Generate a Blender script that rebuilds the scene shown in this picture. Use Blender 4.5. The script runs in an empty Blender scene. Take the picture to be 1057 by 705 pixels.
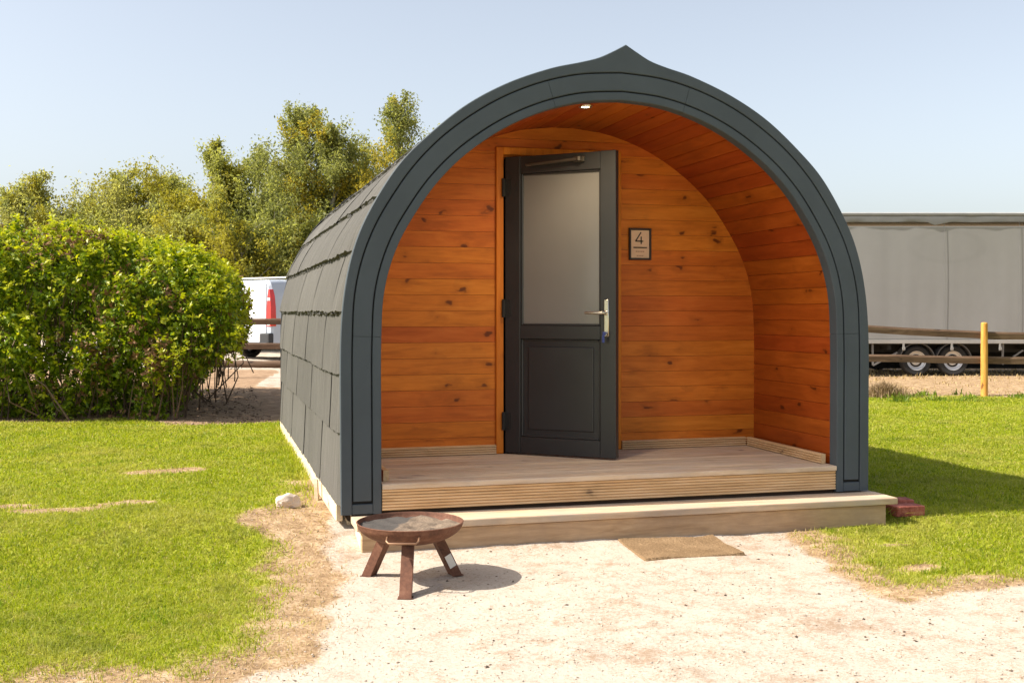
import bpy, bmesh, math, random
import numpy as np
from mathutils import Vector, Matrix, noise as mnoise

rad = math.radians
random.seed(7)
rng = np.random.default_rng(11)
scene = bpy.context.scene
COL = scene.collection

# ------------------------------------------------------------------ camera
YAW = math.atan2(315, 1152)
CAM = np.array([-0.648, -5.6155]); CAMZ = 1.0186
FW = np.array([math.sin(YAW), math.cos(YAW)]); RT = np.array([math.cos(YAW), -math.sin(YAW)])
cam_d = bpy.data.cameras.new('camera'); cam = bpy.data.objects.new('camera', cam_d); COL.objects.link(cam)
cam.location = (CAM[0], CAM[1], CAMZ); cam.rotation_euler = (rad(90), 0, -YAW)
cam_d.sensor_width = 36; cam_d.lens = 1152 / 1057 * 36; cam_d.shift_y = -30.5 / 1057
cam_d.clip_start = 0.05; cam_d.clip_end = 2000
scene.camera = cam

# ------------------------------------------------------------------ sky, sun, exposure
SUN_EL = rad(44.5)
SUN_H = np.array([-1.0, 0.05]); SUN_H /= np.linalg.norm(SUN_H)       # where the sun stands
world = bpy.data.worlds.new('World'); scene.world = world; world.use_nodes = True
wn = world.node_tree; bg = wn.nodes['Background']
sky = wn.nodes.new('ShaderNodeTexSky'); sky.sky_type = 'NISHITA'; sky.sun_disc = False
sky.sun_elevation = SUN_EL; sky.sun_rotation = math.atan2(SUN_H[0], SUN_H[1])
sky.air_density = 1.0; sky.dust_density = 2.3; sky.ozone_density = 1.0
tcw = wn.nodes.new('ShaderNodeTexCoord'); sxw = wn.nodes.new('ShaderNodeSeparateXYZ'); mxw = wn.nodes.new('ShaderNodeMath'); mxw.operation = 'MAXIMUM'; mxw.inputs[1].default_value = 0.085
cxw = wn.nodes.new('ShaderNodeCombineXYZ'); nrw = wn.nodes.new('ShaderNodeVectorMath'); nrw.operation = 'NORMALIZE'          # the haze near the horizon stays pale
wn.links.new(tcw.outputs['Generated'], sxw.inputs[0]); wn.links.new(sxw.outputs[0], cxw.inputs[0]); wn.links.new(sxw.outputs[1], cxw.inputs[1]); wn.links.new(sxw.outputs[2], mxw.inputs[0])
wn.links.new(mxw.outputs[0], cxw.inputs[2]); wn.links.new(cxw.outputs[0], nrw.inputs[0]); wn.links.new(nrw.outputs[0], sky.inputs['Vector'])
hs = wn.nodes.new('ShaderNodeHueSaturation'); hs.inputs['Saturation'].default_value = 0.52          # a hazy summer sky
wn.links.new(sky.outputs[0], hs.inputs['Color']); wn.links.new(hs.outputs[0], bg.inputs[0]); bg.inputs[1].default_value = 0.110
sun_d = bpy.data.lights.new('sun', 'SUN'); sun = bpy.data.objects.new('sun', sun_d); COL.objects.link(sun)
sun_d.energy = 4.6; sun_d.angle = rad(0.53); sun_d.color = (1.0, 0.93, 0.82)
sv = Vector((SUN_H[0] * math.cos(SUN_EL), SUN_H[1] * math.cos(SUN_EL), math.sin(SUN_EL)))
sun.rotation_euler = sv.to_track_quat('Z', 'Y').to_euler(); sun.location = (-20, 0, 20)
vs = scene.view_settings
vs.view_transform = 'Standard'; vs.look = 'None'; vs.gamma = 1; vs.use_curve_mapping = False
vs.exposure = 0.95
scene.cycles.max_bounces = 10; scene.cycles.diffuse_bounces = 6; scene.cycles.transparent_max_bounces = 8

# ------------------------------------------------------------------ helpers
def cw(l, d):
    return CAM + l * RT + d * FW
def lat_d(x, y):
    return (x - CAM[0]) * RT[0] + (y - CAM[1]) * RT[1], (x - CAM[0]) * FW[0] + (y - CAM[1]) * FW[1]
def sstep(a, b, x):
    t = np.clip((x - a) / (b - a), 0, 1); return t * t * (3 - 2 * t)
def wob(x, y, z=0.0, s=1.0, seed=0.0):
    x = np.asarray(x) * s + seed * 3.1; y = np.asarray(y) * s - seed * 1.7; z = np.asarray(z) * s + seed
    return (np.sin(1.7 * x + 1.3 * y + .6 * z) + np.sin(-1.1 * x + 2.3 * y + 1.9 * z + 1.3) + np.sin(2.9 * x - .7 * y - 2.1 * z + 4.) +
            .6 * np.sin(4.7 * x + 3.9 * y + 3.3 * z + 2.) + .6 * np.sin(-5.3 * x + 4.4 * y - 4.9 * z + .4)) / 4.2
def gz(x, y):
    """ground height"""
    x = np.asarray(x, float); y = np.asarray(y, float)
    k = sstep(0.1, 2.6, x)
    return -0.168 + sstep(-0.45, 0.45, y) * (0.118 * (1 - k) + 0.078 * k) + 0.010 * wob(x, y, 0, 1.1)

class MB:
    def __init__(s): s.v = []; s.f = []; s.n = 0
    def add(s, v, f):
        v = [tuple(p) for p in v]
        s.v += v; s.f += [tuple(i + s.n for i in q) for q in f]; s.n += len(v)
    def box(s, c, size, rz=0.0, M=None, ch=0.0):
        hx, hy, hz = size[0] / 2, size[1] / 2, size[2] / 2
        if ch <= 0:
            v = [(x, y, z) for x in (-hx, hx) for y in (-hy, hy) for z in (-hz, hz)]
            f = [(0, 1, 3, 2), (4, 6, 7, 5), (0, 4, 5, 1), (2, 3, 7, 6), (0, 2, 6, 4), (1, 5, 7, 3)]
        else:
            bm = bmesh.new(); bmesh.ops.create_cube(bm, size=1)
            for q in bm.verts: q.co = (q.co.x * 2 * hx, q.co.y * 2 * hy, q.co.z * 2 * hz)
            bmesh.ops.bevel(bm, geom=bm.edges[:], offset=ch, segments=2 if ch > .004 else 1, affect='EDGES', profile=.6)
            v = [tuple(q.co) for q in bm.verts]; f = [tuple(q.index for q in g.verts) for g in bm.faces]; bm.free()
        R = (M if M is not None else Matrix.Rotation(rz, 3, 'Z'))
        s.add([R @ Vector(p) + Vector(c) for p in v], f)
    def bar(s, a, b, w, h, up=(0, 0, 1), ch=0.0):
        a = Vector(a); b = Vector(b); d = (b - a); L = d.length; d.normalize()
        u = Vector(up); x = d.cross(u)
        if x.length < 1e-4: x = d.cross(Vector((0, 1, 0)))
        x.normalize(); z = x.cross(d)
        M = Matrix((x, d, z)).transposed()
        s.box((a + b) / 2, (w, L, h), M=M, ch=ch)
    def tube(s, pts, r, n=8, cap=True):
        pts = [Vector(p) for p in pts]; rs = r if hasattr(r, '__len__') else [r] * len(pts)
        vs_ = []; ref = Vector((.31, .22, .93))
        for i, p in enumerate(pts):
            d = (pts[min(i + 1, len(pts) - 1)] - pts[max(i - 1, 0)]).normalized()
            x = d.cross(ref)
            if x.length < .1: x = d.cross(Vector((1, 0, 0)))
            x.normalize(); y = d.cross(x)
            vs_ += [p + (x * math.cos(t) + y * math.sin(t)) * rs[i] for t in (2 * math.pi * k / n for k in range(n))]
        f = []
        for i in range(len(pts) - 1):
            for k in range(n):
                f.append((i * n + k, i * n + (k + 1) % n, (i + 1) * n + (k + 1) % n, (i + 1) * n + k))
        if cap: f += [tuple(range(n))[::-1], tuple((len(pts) - 1) * n + k for k in range(n))]
        s.add(vs_, f)
    def lathe(s, prof, c, M=None, n=48, a0=0, a1=2 * math.pi):
        M = M or Matrix.Identity(3); full = abs(a1 - a0 - 2 * math.pi) < 1e-6
        m = n if full else n + 1; v = []
        for k in range(m):
            t = a0 + (a1 - a0) * k / n
            for r, z in prof: v.append(M @ Vector((r * math.cos(t), r * math.sin(t), z)) + Vector(c))
        P = len(prof); f = []
        for k in range(n):
            k2 = (k + 1) % m
            for j in range(P - 1): f.append((k * P + j, k2 * P + j, k2 * P + j + 1, k * P + j + 1))
        s.add(v, f)
    def prism(s, poly, y0, y1, M=None, c=(0, 0, 0)):
        """poly in (x,z) counter-clockwise seen from -y, extruded y0..y1"""
        n = len(poly); v = [(x, y0, z) for x, z in poly] + [(x, y1, z) for x, z in poly]
        f = [tuple(range(n)), tuple(range(2 * n - 1, n - 1, -1))] + [(i, i + n, (i + 1) % n + n, (i + 1) % n) for i in range(n)]
        if M is not None: v = [M @ Vector(p) + Vector(c) for p in v]
        s.add(v, f)

def raw_obj(name, verts, faces, mats, parent=None, off=True, smooth=False, mi=None):
    me = bpy.data.meshes.new(name)
    if isinstance(verts, np.ndarray):
        nv = len(verts); nf, k = faces.shape
        me.vertices.add(nv); me.vertices.foreach_set('co', verts.astype(np.float32).ravel())
        me.loops.add(nf * k); me.loops.foreach_set('vertex_index', faces.astype(np.int32).ravel())
        me.polygons.add(nf); me.polygons.foreach_set('loop_start', np.arange(0, nf * k, k, dtype=np.int32))
        me.update(calc_edges=True)
    else:
        me.from_pydata(verts, [], faces); me.update()
    for m in (mats if isinstance(mats, (list, tuple)) else [mats]): me.materials.append(m)
    if mi is not None: me.polygons.foreach_set('material_index', np.asarray(mi, np.int32))
    if smooth: me.polygons.foreach_set('use_smooth', np.ones(len(me.polygons), bool))
    me.validate()
    o = bpy.data.objects.new(name, me); COL.objects.link(o)
    if parent is not None:
        o.parent = parent
        if off and parent.parent is None and parent.type == 'EMPTY' and abs(parent.rotation_euler.z) < 1e-9: o.location = -parent.location
    return o
def obj(name, mb, mat, parent=None, smooth=False, off=True, normals=True, auto=None):
    o = raw_obj(name, mb.v, mb.f, mat, parent, off, False)
    if normals:
        bm = bmesh.new(); bm.from_mesh(o.data); bmesh.ops.recalc_face_normals(bm, faces=bm.faces[:]); bm.to_mesh(o.data); bm.free()
    if smooth or auto is not None:
        o.data.polygons.foreach_set('use_smooth', np.ones(len(o.data.polygons), bool))
        if auto is not None: o.data.set_sharp_from_angle(angle=rad(auto))
    return o
def thing(name, label, cat, loc=(0, 0, 0), rz=0.0, group=None):
    o = bpy.data.objects.new(name, None); COL.objects.link(o); o.empty_display_size = .2
    o.location = loc; o.rotation_euler = (0, 0, rz); o['label'] = label; o['category'] = cat
    if group: o['group'] = group
    return o
def tag(o, label=None, cat=None, group=None, kind=None):
    if label: o['label'] = label
    if cat: o['category'] = cat
    if group: o['group'] = group
    if kind: o['kind'] = kind
    return o
def copy_tree(o, parent=None):
    c = o.copy(); COL.objects.link(c)
    if parent is not None: c.parent = parent
    for ch in [q for q in COL.objects if q.parent == o]: copy_tree(ch, c)
    return c

# ------------------------------------------------------------------ materials
class NT:
    def __init__(s, name):
        s.m = bpy.data.materials.new(name); s.m.use_nodes = True; s.t = s.m.node_tree
        s.b = s.t.nodes['Principled BSDF']; s.out = s.t.nodes['Material Output']
    def n(s, typ, ins=None, **kw):
        q = s.t.nodes.new('ShaderNode' + typ)
        for k, v in kw.items(): setattr(q, k, v)
        for k, v in (ins or {}).items(): s.set(q.inputs[k], v)
        return q
    def set(s, sock, v):
        if isinstance(v, bpy.types.NodeSocket): s.t.links.new(v, sock)
        else: sock.default_value = v
    def ramp(s, fac, stops, interp='LINEAR'):
        q = s.n('ValToRGB'); q.color_ramp.interpolation = interp
        e = q.color_ramp.elements
        while len(e) < len(stops): e.new(.5)
        for el, (p, c) in zip(e, stops):
            el.position = p; el.color = (c, c, c, 1) if not hasattr(c, '__len__') else (*c, 1)
        s.set(q.inputs[0], fac); return q.outputs[0]
    def mix(s, fac, a, b, mode='MIX'):
        q = s.n('Mix', data_type='RGBA', blend_type=mode)
        s.set(q.inputs['Factor'], fac)
        for i, v in ((6, a), (7, b)): s.set(q.inputs[i], (*v, 1) if hasattr(v, '__len__') and len(v) == 3 else v)
        return q.outputs[2]
    def math(s, op, a, b=0.0, c=None):
        q = s.n('Math', operation=op); s.set(q.inputs[0], a); s.set(q.inputs[1], b)
        if c is not None: s.set(q.inputs[2], c)
        return q.outputs[0]
    def coords(s, scale=(1, 1, 1), rnd=0.0):
        tc = s.n('TexCoord').outputs['Object']
        if rnd:
            r = s.n('NewGeometry').outputs['Random Per Island']
            cb = s.n('CombineXYZ', {0: s.math('MULTIPLY', r, rnd), 1: s.math('MULTIPLY', r, rnd * .73), 2: s.math('MULTIPLY', r, rnd * .37)})
            tc = s.n('VectorMath', {0: tc, 1: cb.outputs[0]}, operation='ADD').outputs[0]
        return s.n('Mapping', {'Vector': tc, 'Scale': scale}).outputs[0]
    def noise(s, vec, scale=5, detail=4, rough=.55, dist=0.0):
        return s.n('TexNoise', {'Vector': vec, 'Scale': scale, 'Detail': detail, 'Roughness': rough, 'Distortion': dist}).outputs[0]
    def bump(s, h, strength=.3, dist=.01, prev=None):
        q = s.n('Bump', {'Height': h, 'Strength': strength, 'Distance': dist})
        if prev is not None: s.set(q.inputs['Normal'], prev)
        return q.outputs[0]
    def fin(s, col=None, rough=None, normal=None, **kw):
        if col is not None: s.set(s.b.inputs['Base Color'], (*col, 1) if hasattr(col, '__len__') and len(col) == 3 else col)
        if rough is not None: s.set(s.b.inputs['Roughness'], rough)
        if normal is not None: s.set(s.b.inputs['Normal'], normal)
        for k, v in kw.items(): s.set(s.b.inputs[k.replace('_', ' ')], v)
        return s.m

def m_wood(name, lo, mid, hi, axis='x', knots=.5, rough=.4, coat=0.0, grey=None, board=.16, ks=1.0, spec=.35, tone=0.0):
    t = NT(name)
    al = {'x': (1, 9, 9), 'y': (9, 1, 9), 'z': (9, 9, 1)}[axis]
    v = t.coords(al, 37.0)
    n1 = t.noise(v, 2.2, 6, .62, .8)
    n2 = t.noise(v, 9.0, 5, .7, .3)
    f = t.math('ADD', t.math('MULTIPLY', n1, .7), t.math('MULTIPLY', n2, .3))
    col = t.ramp(f, [(.30, lo), (.50, mid), (.70, hi)])
    r = t.n('NewGeometry').outputs['Random Per Island']
    hv = t.n('HueSaturation', {'Color': col, 'Hue': t.math('MULTIPLY_ADD', r, .016, .492), 'Saturation': 1.0, 'Value': t.math('MULTIPLY_ADD', r, board * 2, 1 - board)})
    col = hv.outputs[0]
    if knots:
        kv = t.coords(tuple(a * ks for a in {'x': (5.6, 9.5, 9.5), 'y': (9.5, 5.6, 9.5), 'z': (9.5, 9.5, 5.6)}[axis]), 37.0)
        wv = t.n('VectorMath', {0: kv, 1: t.n('VectorMath', {0: t.n('TexNoise', {'Vector': kv, 'Scale': 1.7, 'Detail': 2}).outputs['Color'], 3: .9}, operation='SCALE').outputs[0]}, operation='ADD').outputs[0]
        vo = t.n('TexVoronoi', {'Vector': wv, 'Scale': 1.0, 'Randomness': 1.0})
        sel = t.math('GREATER_THAN', t.n('SeparateColor', {0: vo.outputs['Color']}).outputs[0], 1 - knots)
        halo = t.ramp(vo.outputs['Distance'], [(.0, 1.0), (.20, .55), (.42, 0.0)])
        core = t.ramp(vo.outputs['Distance'], [(.0, 1.0), (.11, .9), (.18, 0.0)])
        col = t.mix(t.math('MULTIPLY', t.math('MULTIPLY', halo, sel), .45), col, tuple(c * .55 for c in lo))
        col = t.mix(t.math('MULTIPLY', t.math('MULTIPLY', core, sel), .85), col, (lo[0] * .22, lo[1] * .17, lo[2] * .3))
    if grey is not None:
        gv = t.noise(t.coords((1, 1, 1), 5.0), 3.0, 5, .65)
        col = t.mix(t.ramp(gv, [(.38, 0.0), (.68, .75)]), col, grey)
    if tone:
        lf = t.noise(t.coords((1, 1, 1)), 1.7, 3, .6); col = t.mix(tone, col, t.mix(t.ramp(lf, [(.35, 0.0), (.65, 1.0)]), (.25, .22, .18), (1.0, 1.0, 1.0)), 'MULTIPLY')
    nb = t.bump(f, .18, .004)
    return t.fin(col, t.math('MULTIPLY_ADD', n2, .18, rough - .09), nb, Coat_Weight=coat, Coat_Roughness=.22, Specular_IOR_Level=spec)

def m_paint(name, col, rough=.5, var=.12, spec=.4, bump=.06, scale=30, metal=0.0):
    t = NT(name); v = t.coords()
    a = t.noise(v, 3.0, 5, .6); b = t.noise(v, scale * 4, 3, .6)
    c = t.mix(t.ramp(a, [(.3, 0.0), (.7, 1.0)]), tuple(x * (1 - var) for x in col), tuple(min(1, x * (1 + var)) for x in col))
    return t.fin(c, t.math('MULTIPLY_ADD', a, .2, rough - .1), t.bump(b, bump, .003), Specular_IOR_Level=spec, Metallic=metal)

def m_leaf(name, cols, trans=.35, rough=.45, spec=.35, patch=None):
    t = NT(name); r = t.n('NewGeometry').outputs['Random Per Island']
    k = len(cols); col = t.ramp(r, [(i / max(1, k - 1), c) for i, c in enumerate(cols)])
    for (pc, sc_, a_, b_, amt) in (patch or []):
        nz = t.noise(t.coords((1, 1, .2)), sc_, 5, .65); col = t.mix(t.math('MULTIPLY', t.ramp(nz, [(a_, 0.0), (b_, 1.0)]), amt), col, pc)
    t.fin(col, rough, Specular_IOR_Level=spec)
    tr = t.n('BsdfTranslucent', {'Color': t.mix(1.0, col, (1.0, 1.0, .55), 'MULTIPLY')})
    mx = t.n('MixShader', {0: trans, 1: t.b.outputs[0], 2: tr.outputs[0]})
    t.t.links.new(mx.outputs[0], t.out.inputs[0]); return t.m

def m_bark(name, a, b):
    t = NT(name); n = t.noise(t.coords((1, 1, .3)), 12, 5, .65)
    return t.fin(t.ramp(n, [(.3, a), (.7, b)]), .9, t.bump(n, .6, .02))

def m_shingle():
    t = NT('mineral_felt')
    v = t.coords((.6, 12, .5)); s = t.coords((1, 1, 1))
    st = t.noise(v, 5.0, 5, .75); gr = t.n('TexNoise', {'Vector': s, 'Scale': 260, 'Detail': 2}).outputs[0]; big = t.noise(s, 1.3, 4, .6)
    f = t.math('ADD', t.math('MULTIPLY', st, .6), t.math('ADD', t.math('MULTIPLY', gr, .25), t.math('MULTIPLY', big, .15)))
    col = t.ramp(f, [(.34, (.060, .057, .051)), (.52, (.098, .092, .083)), (.68, (.155, .146, .132))])
    r = t.n('NewGeometry').outputs['Random Per Island']
    col = t.n('HueSaturation', {'Color': col, 'Value': t.math('MULTIPLY_ADD', r, .22, .89)}).outputs[0]
    return t.fin(col, .92, t.bump(gr, .5, .003, t.bump(st, .5, .008)), Specular_IOR_Level=.2)

def m_rust():
    t = NT('rusted_steel'); v = t.coords()
    a = t.noise(v, 7, 6, .65, .5); b = t.noise(v, 60, 4, .7)
    col = t.ramp(t.math('ADD', t.math('MULTIPLY', a, .65), t.math('MULTIPLY', b, .35)), [(.32, (.060, .027, .018)), (.5, (.135, .058, .034)), (.66, (.22, .108, .066))])
    return t.fin(col, .78, t.bump(b, .35, .004), Specular_IOR_Level=.3)

def m_ground():
    t = NT('ground_surface')
    at = t.n('Attribute', attribute_name='zone'); sp = t.n('SeparateColor', {0: at.outputs['Color']})
    s = t.coords((1, 1, 1))
    big = t.noise(s, 1.4, 6, .6); med = t.noise(s, 9, 6, .65); fine = t.noise(s, 70, 5, .7); vf = t.noise(s, 240, 3, .7)
    ff = t.math('ADD', t.math('MULTIPLY', fine, .55), t.math('MULTIPLY', vf, .45))
    # pale crushed stone, trodden
    g = t.ramp(ff, [(.30, (.31, .245, .18)), (.43, (.44, .375, .305)), (.62, (.53, .465, .39))])
    pm = t.math('ADD', t.math('MULTIPLY', big, .24), t.math('ADD', t.math('MULTIPLY', med, .32), t.math('MULTIPLY', t.math('SUBTRACT', 1.0, ff), .44)))
    g = t.mix(t.ramp(pm, [(.49, 0.0), (.58, .85)]), g, (.30, .20, .125))
    # dry brown soil with thatch
    so = t.ramp(t.math('ADD', t.math('MULTIPLY', fine, .5), t.math('MULTIPLY', med, .5)), [(.34, (.13, .08, .042)), (.5, (.34, .225, .125)), (.66, (.56, .43, .28))])
    # soil under turf
    tu = t.ramp(t.math('ADD', t.math('MULTIPLY', fine, .5), t.math('MULTIPLY', med, .5)), [(.3, (.16, .19, .014)), (.5, (.29, .31, .025)), (.7, (.42, .38, .09))])
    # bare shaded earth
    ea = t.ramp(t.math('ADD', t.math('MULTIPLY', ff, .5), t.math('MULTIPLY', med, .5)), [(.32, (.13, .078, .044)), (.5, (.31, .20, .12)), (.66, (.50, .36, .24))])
    def edge(ch, nz=.35):
        return t.ramp(t.math('ADD', ch, t.math('MULTIPLY', t.math('SUBTRACT', t.math('ADD', t.math('MULTIPLY', med, .5), t.math('MULTIPLY', fine, .5)), .5), nz * 2)), [(.36, 0.0), (.64, 1.0)])
    col = t.mix(edge(sp.outputs[1]), so, tu)
    col = t.mix(edge(sp.outputs[2]), col, ea)
    col = t.mix(edge(sp.outputs[0], .5), col, g)
    nb = t.bump(ff, .55, .012, t.bump(med, .35, .03))
    return t.fin(col, .95, nb, Specular_IOR_Level=.15)

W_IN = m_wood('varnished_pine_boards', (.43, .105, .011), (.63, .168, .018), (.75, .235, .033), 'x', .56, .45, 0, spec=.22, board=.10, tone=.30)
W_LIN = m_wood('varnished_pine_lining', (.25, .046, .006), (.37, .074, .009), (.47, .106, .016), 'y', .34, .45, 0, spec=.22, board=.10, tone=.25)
W_FRM = m_wood('varnished_pine_trim', (.40, .10, .007), (.55, .15, .012), (.64, .20, .02), 'z', .3, .45, 0, spec=.22)
W_DECK = m_wood('decking_timber', (.32, .21, .125), (.58, .43, .29), (.74, .60, .45), 'x', .35, .75, 0, (.50, .41, .33), ks=.8)
W_RISE = m_wood('grooved_deck_edging', (.44, .27, .13), (.62, .42, .23), (.72, .53, .33), 'x', .3, .75, 0, ks=.8)
W_EDGEY = m_wood('grooved_edging_side', (.44, .27, .13), (.62, .42, .23), (.72, .53, .33), 'y', .3, .75)
W_STEP = m_wood('weathered_step_timber', (.36, .235, .14), (.54, .385, .25), (.66, .50, .35), 'x', .35, .8, 0, (.42, .35, .29), ks=.7)
W_PALE = m_wood('pale_sawn_timber', (.50, .38, .25), (.64, .52, .37), (.74, .62, .47), 'y', .2, .8)
W_RAIL = m_wood('brown_fence_rail', (.045, .024, .014), (.105, .06, .036), (.19, .12, .078), 'x', .3, .85)
W_POST = m_wood('yellow_pine_post', (.40, .17, .025), (.62, .31, .055), (.74, .42, .10), 'z', .2, .7)
W_DARK = m_wood('dark_void_timber', (.02, .012, .008), (.035, .02, .012), (.05, .03, .02), 'x', 0, .9)
P_ARCH = m_paint('slate_grey_paint', (.063, .077, .090), .62, .10, .22, .10, 22)
P_DOOR = m_paint('charcoal_door_paint', (.030, .031, .033), .36, .10, .5, .04, 20)
P_DARK = m_paint('dark_recess', (.012, .012, .013), .8)
P_BLACK = m_paint('black_rubber', (.022, .021, .020), .85, .2)
STEEL = m_paint('brushed_steel', (.62, .58, .50), .32, .06, .5, .03, 40, 1.0)
BRONZE = m_paint('bronze_metal', (.10, .085, .07), .45, .1, .5, .03, 40, .6)
SHING = m_shingle(); RUST = m_rust()
GROUND = m_ground()

def m_simple(name, col, rough=.6, **kw):
    t = NT(name); n = t.noise(t.coords(), 6, 4, .6)
    c = t.mix(t.ramp(n, [(.3, 0.0), (.7, 1.0)]), tuple(x * .9 for x in col), tuple(min(1, x * 1.08) for x in col))
    return t.fin(c, rough, **kw)

# ------------------------------------------------------------------ ground sheet
GRAV = np.array([(-.05, 1.5), (-.17, .74), (-.29, -.01), (-.33, -.62), (-.40, -1.24), (-.52, -1.60), (-.72, -1.77), (-.95, -1.76), (-1.3, -1.75), (-3.5, -1.85), (-3.5, -9), (9, -9),
                 (9, -1.9), (5, -1.62), (3.3, -1.46), (2.82, -1.44), (2.45, -1.46), (2.22, -1.48), (2.20, -1.12), (2.38, -.71), (2.46, -.40), (2.60, .4), (2.4, 1.0), (.3, 1.5)])
def poly_sd(x, y, P):
    """signed distance, positive inside"""
    d = np.full(x.shape, 1e9); ins = np.zeros(x.shape, bool)
    for i in range(len(P)):
        a = P[i]; b = P[(i + 1) % len(P)]; e = b - a
        t = np.clip(((x - a[0]) * e[0] + (y - a[1]) * e[1]) / (e @ e), 0, 1)
        d = np.minimum(d, np.hypot(x - a[0] - t * e[0], y - a[1] - t * e[1]))
        c = ((a[1] > y) != (b[1] > y))
        if abs(e[1]) > 1e-9: ins ^= c & (x < e[0] * (y - a[1]) / e[1] + a[0])
    return np.where(ins, d, -d)
SPOTS = [(-1.43, .88, .30, .10), (-1.75, 1.05, .22, .09), (2.55, -1.13, .16, .07), (2.66, -1.36, .12, .06), (-.9, 2.2, .35, .16), (-2.6, 2.8, .5, .2), (3.9, 1.9, .25, .1), (2.75, -.65, .12, .05), (-.28, .3, .22, .3), (-1.05, 1.0, .22, .08)]
def zones(x, y):
    """gravel, lawn, bare earth weights 0..1"""
    l, d = lat_d(x, y)
    sd = poly_sd(x, y, GRAV) + .07 * wob(x, y, 0, 3.1, 2) + .05 * wob(x, y, 0, 9.0, 3)
    core = sd - np.where(x < .6, .25, .14)           # brown rim wider on the left
    grav = sstep(-.16, .16, core)
    lawn = sstep(.16, -.34, sd + .10 * wob(x, y, 0, 15., 21))
    for (sx, sy, a, b) in SPOTS:
        q = np.hypot((x - sx) / a, (y - sy) / b) + .35 * wob(x, y, 0, 6, sx)
        lawn = lawn * (1 - .9 * sstep(1.25, .6, q))
    left = l < -.5
    w = .35 * wob(x, y, 0, .9, 5) + .15 * wob(x, y, 0, 4, 6)
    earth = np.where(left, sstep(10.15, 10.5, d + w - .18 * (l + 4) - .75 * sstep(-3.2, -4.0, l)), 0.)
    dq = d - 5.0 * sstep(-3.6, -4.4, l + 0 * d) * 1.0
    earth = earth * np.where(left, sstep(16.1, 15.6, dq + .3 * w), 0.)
    lot = np.where(left, sstep(15.6, 16.2, dq + .3 * w), 0.) * sstep(46, 40, d)
    grav = np.maximum(grav, lot * .85)
    lawn = lawn * np.where(left, sstep(10.5, 10.1, d + w - .18 * (l + 4) - .75 * sstep(-3.2, -4.0, l)), sstep(14.9, 14.2, d + .5 * w))
    far = sstep(46, 60, d); lawn = np.maximum(lawn, .55 * far)
    return grav, lawn, earth
def axis_coords(a, b, s, far):
    c = list(np.arange(a, b + 1e-6, s)); st = s; q = b
    while q < far: st *= 1.35; q += st; c.append(q)
    st = s; q = a
    while q > -far: st *= 1.35; q -= st; c.insert(0, q)
    return np.array(c)
gx = axis_coords(-7.5, 11.5, .06, 900); gy = axis_coords(-3.6, 11.5, .06, 900)
X, Y = np.meshgrid(gx, gy); Z = gz(X, Y) + .006 * wob(X, Y, 0, 7.3) * (np.abs(X) < 30)
V = np.stack([X.ravel(), Y.ravel(), Z.ravel()], 1); nx, ny = len(gx), len(gy)
ii, jj = np.meshgrid(np.arange(nx - 1), np.arange(ny - 1)); q0 = (jj * nx + ii).ravel()
ground = raw_obj('ground', V, np.stack([q0, q0 + 1, q0 + nx + 1, q0 + nx], 1), GROUND, smooth=True)
ga, la, ea = zones(V[:, 0], V[:, 1])
ca = ground.data.color_attributes.new('zone', 'FLOAT_COLOR', 'POINT')
ca.data.foreach_set('color', np.stack([ga, la, ea, np.ones_like(ga)], 1).astype(np.float32).ravel())
tag(ground, kind='structure')

# ------------------------------------------------------------------ the camping pod: profiles
def catmull(P, n=12):
    P = [np.array(p, float) for p in P]; out = []
    for i in range(len(P) - 1):
        p0 = P[max(i - 1, 0)]; p1 = P[i]; p2 = P[i + 1]; p3 = P[min(i + 2, len(P) - 1)]
        for k in range(n):
            t = k / n
            out.append(.5 * ((2 * p1) + (-p0 + p2) * t + (2 * p0 - 5 * p1 + 4 * p2 - p3) * t * t + (-p0 + 3 * p1 - 3 * p2 + p3) * t ** 3))
    out.append(P[-1]); return np.array(out)
def resample(C, n):
    s = np.concatenate([[0], np.cumsum(np.hypot(*np.diff(C, axis=0).T))]); t = np.linspace(0, s[-1], n)
    return np.stack([np.interp(t, s, C[:, 0]), np.interp(t, s, C[:, 1])], 1)
def offset(C, t):
    d = np.gradient(C, axis=0); d /= np.linalg.norm(d, axis=1)[:, None]
    return C + np.stack([-d[:, 1], d[:, 0]], 1) * t        # left of travel = outward when running left foot -> right foot
o_half = [(-1.5, 0), (-1.503, .45), (-1.503, .86), (-1.482, 1.13), (-1.43, 1.36), (-1.345, 1.553), (-1.21, 1.765), (-1.06, 1.92), (-.86, 2.085), (-.64, 2.21), (-.41, 2.30), (-.25, 2.342)]
tip = [(-.15, 2.372), (-.07, 2.412), (0.0, 2.452)]
OL = catmull(o_half + tip, 14)
OUT = np.concatenate([OL, (OL * [-1, 1])[::-1][1:]]); OUT[:, 0] += 1.5 + .022 * np.exp(-((OUT[:, 1] - 2.45) / .12) ** 2)
i_half = [(-1.295, 0), (-1.297, .45), (-1.297, .86), (-1.28, 1.13), (-1.21, 1.362), (-1.085, 1.578), (-.965, 1.73), (-.82, 1.862), (-.63, 1.988), (-.43, 2.078), (-.22, 2.134), (0, 2.153)]
IL = catmull(i_half, 14)
INN = np.concatenate([IL, (IL * [-1, 1])[::-1][1:]]); INN[:, 0] += 1.5
NP = 261
INN = resample(INN, NP)
OUTs = OUT                                           # fine outline for the shell
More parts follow.
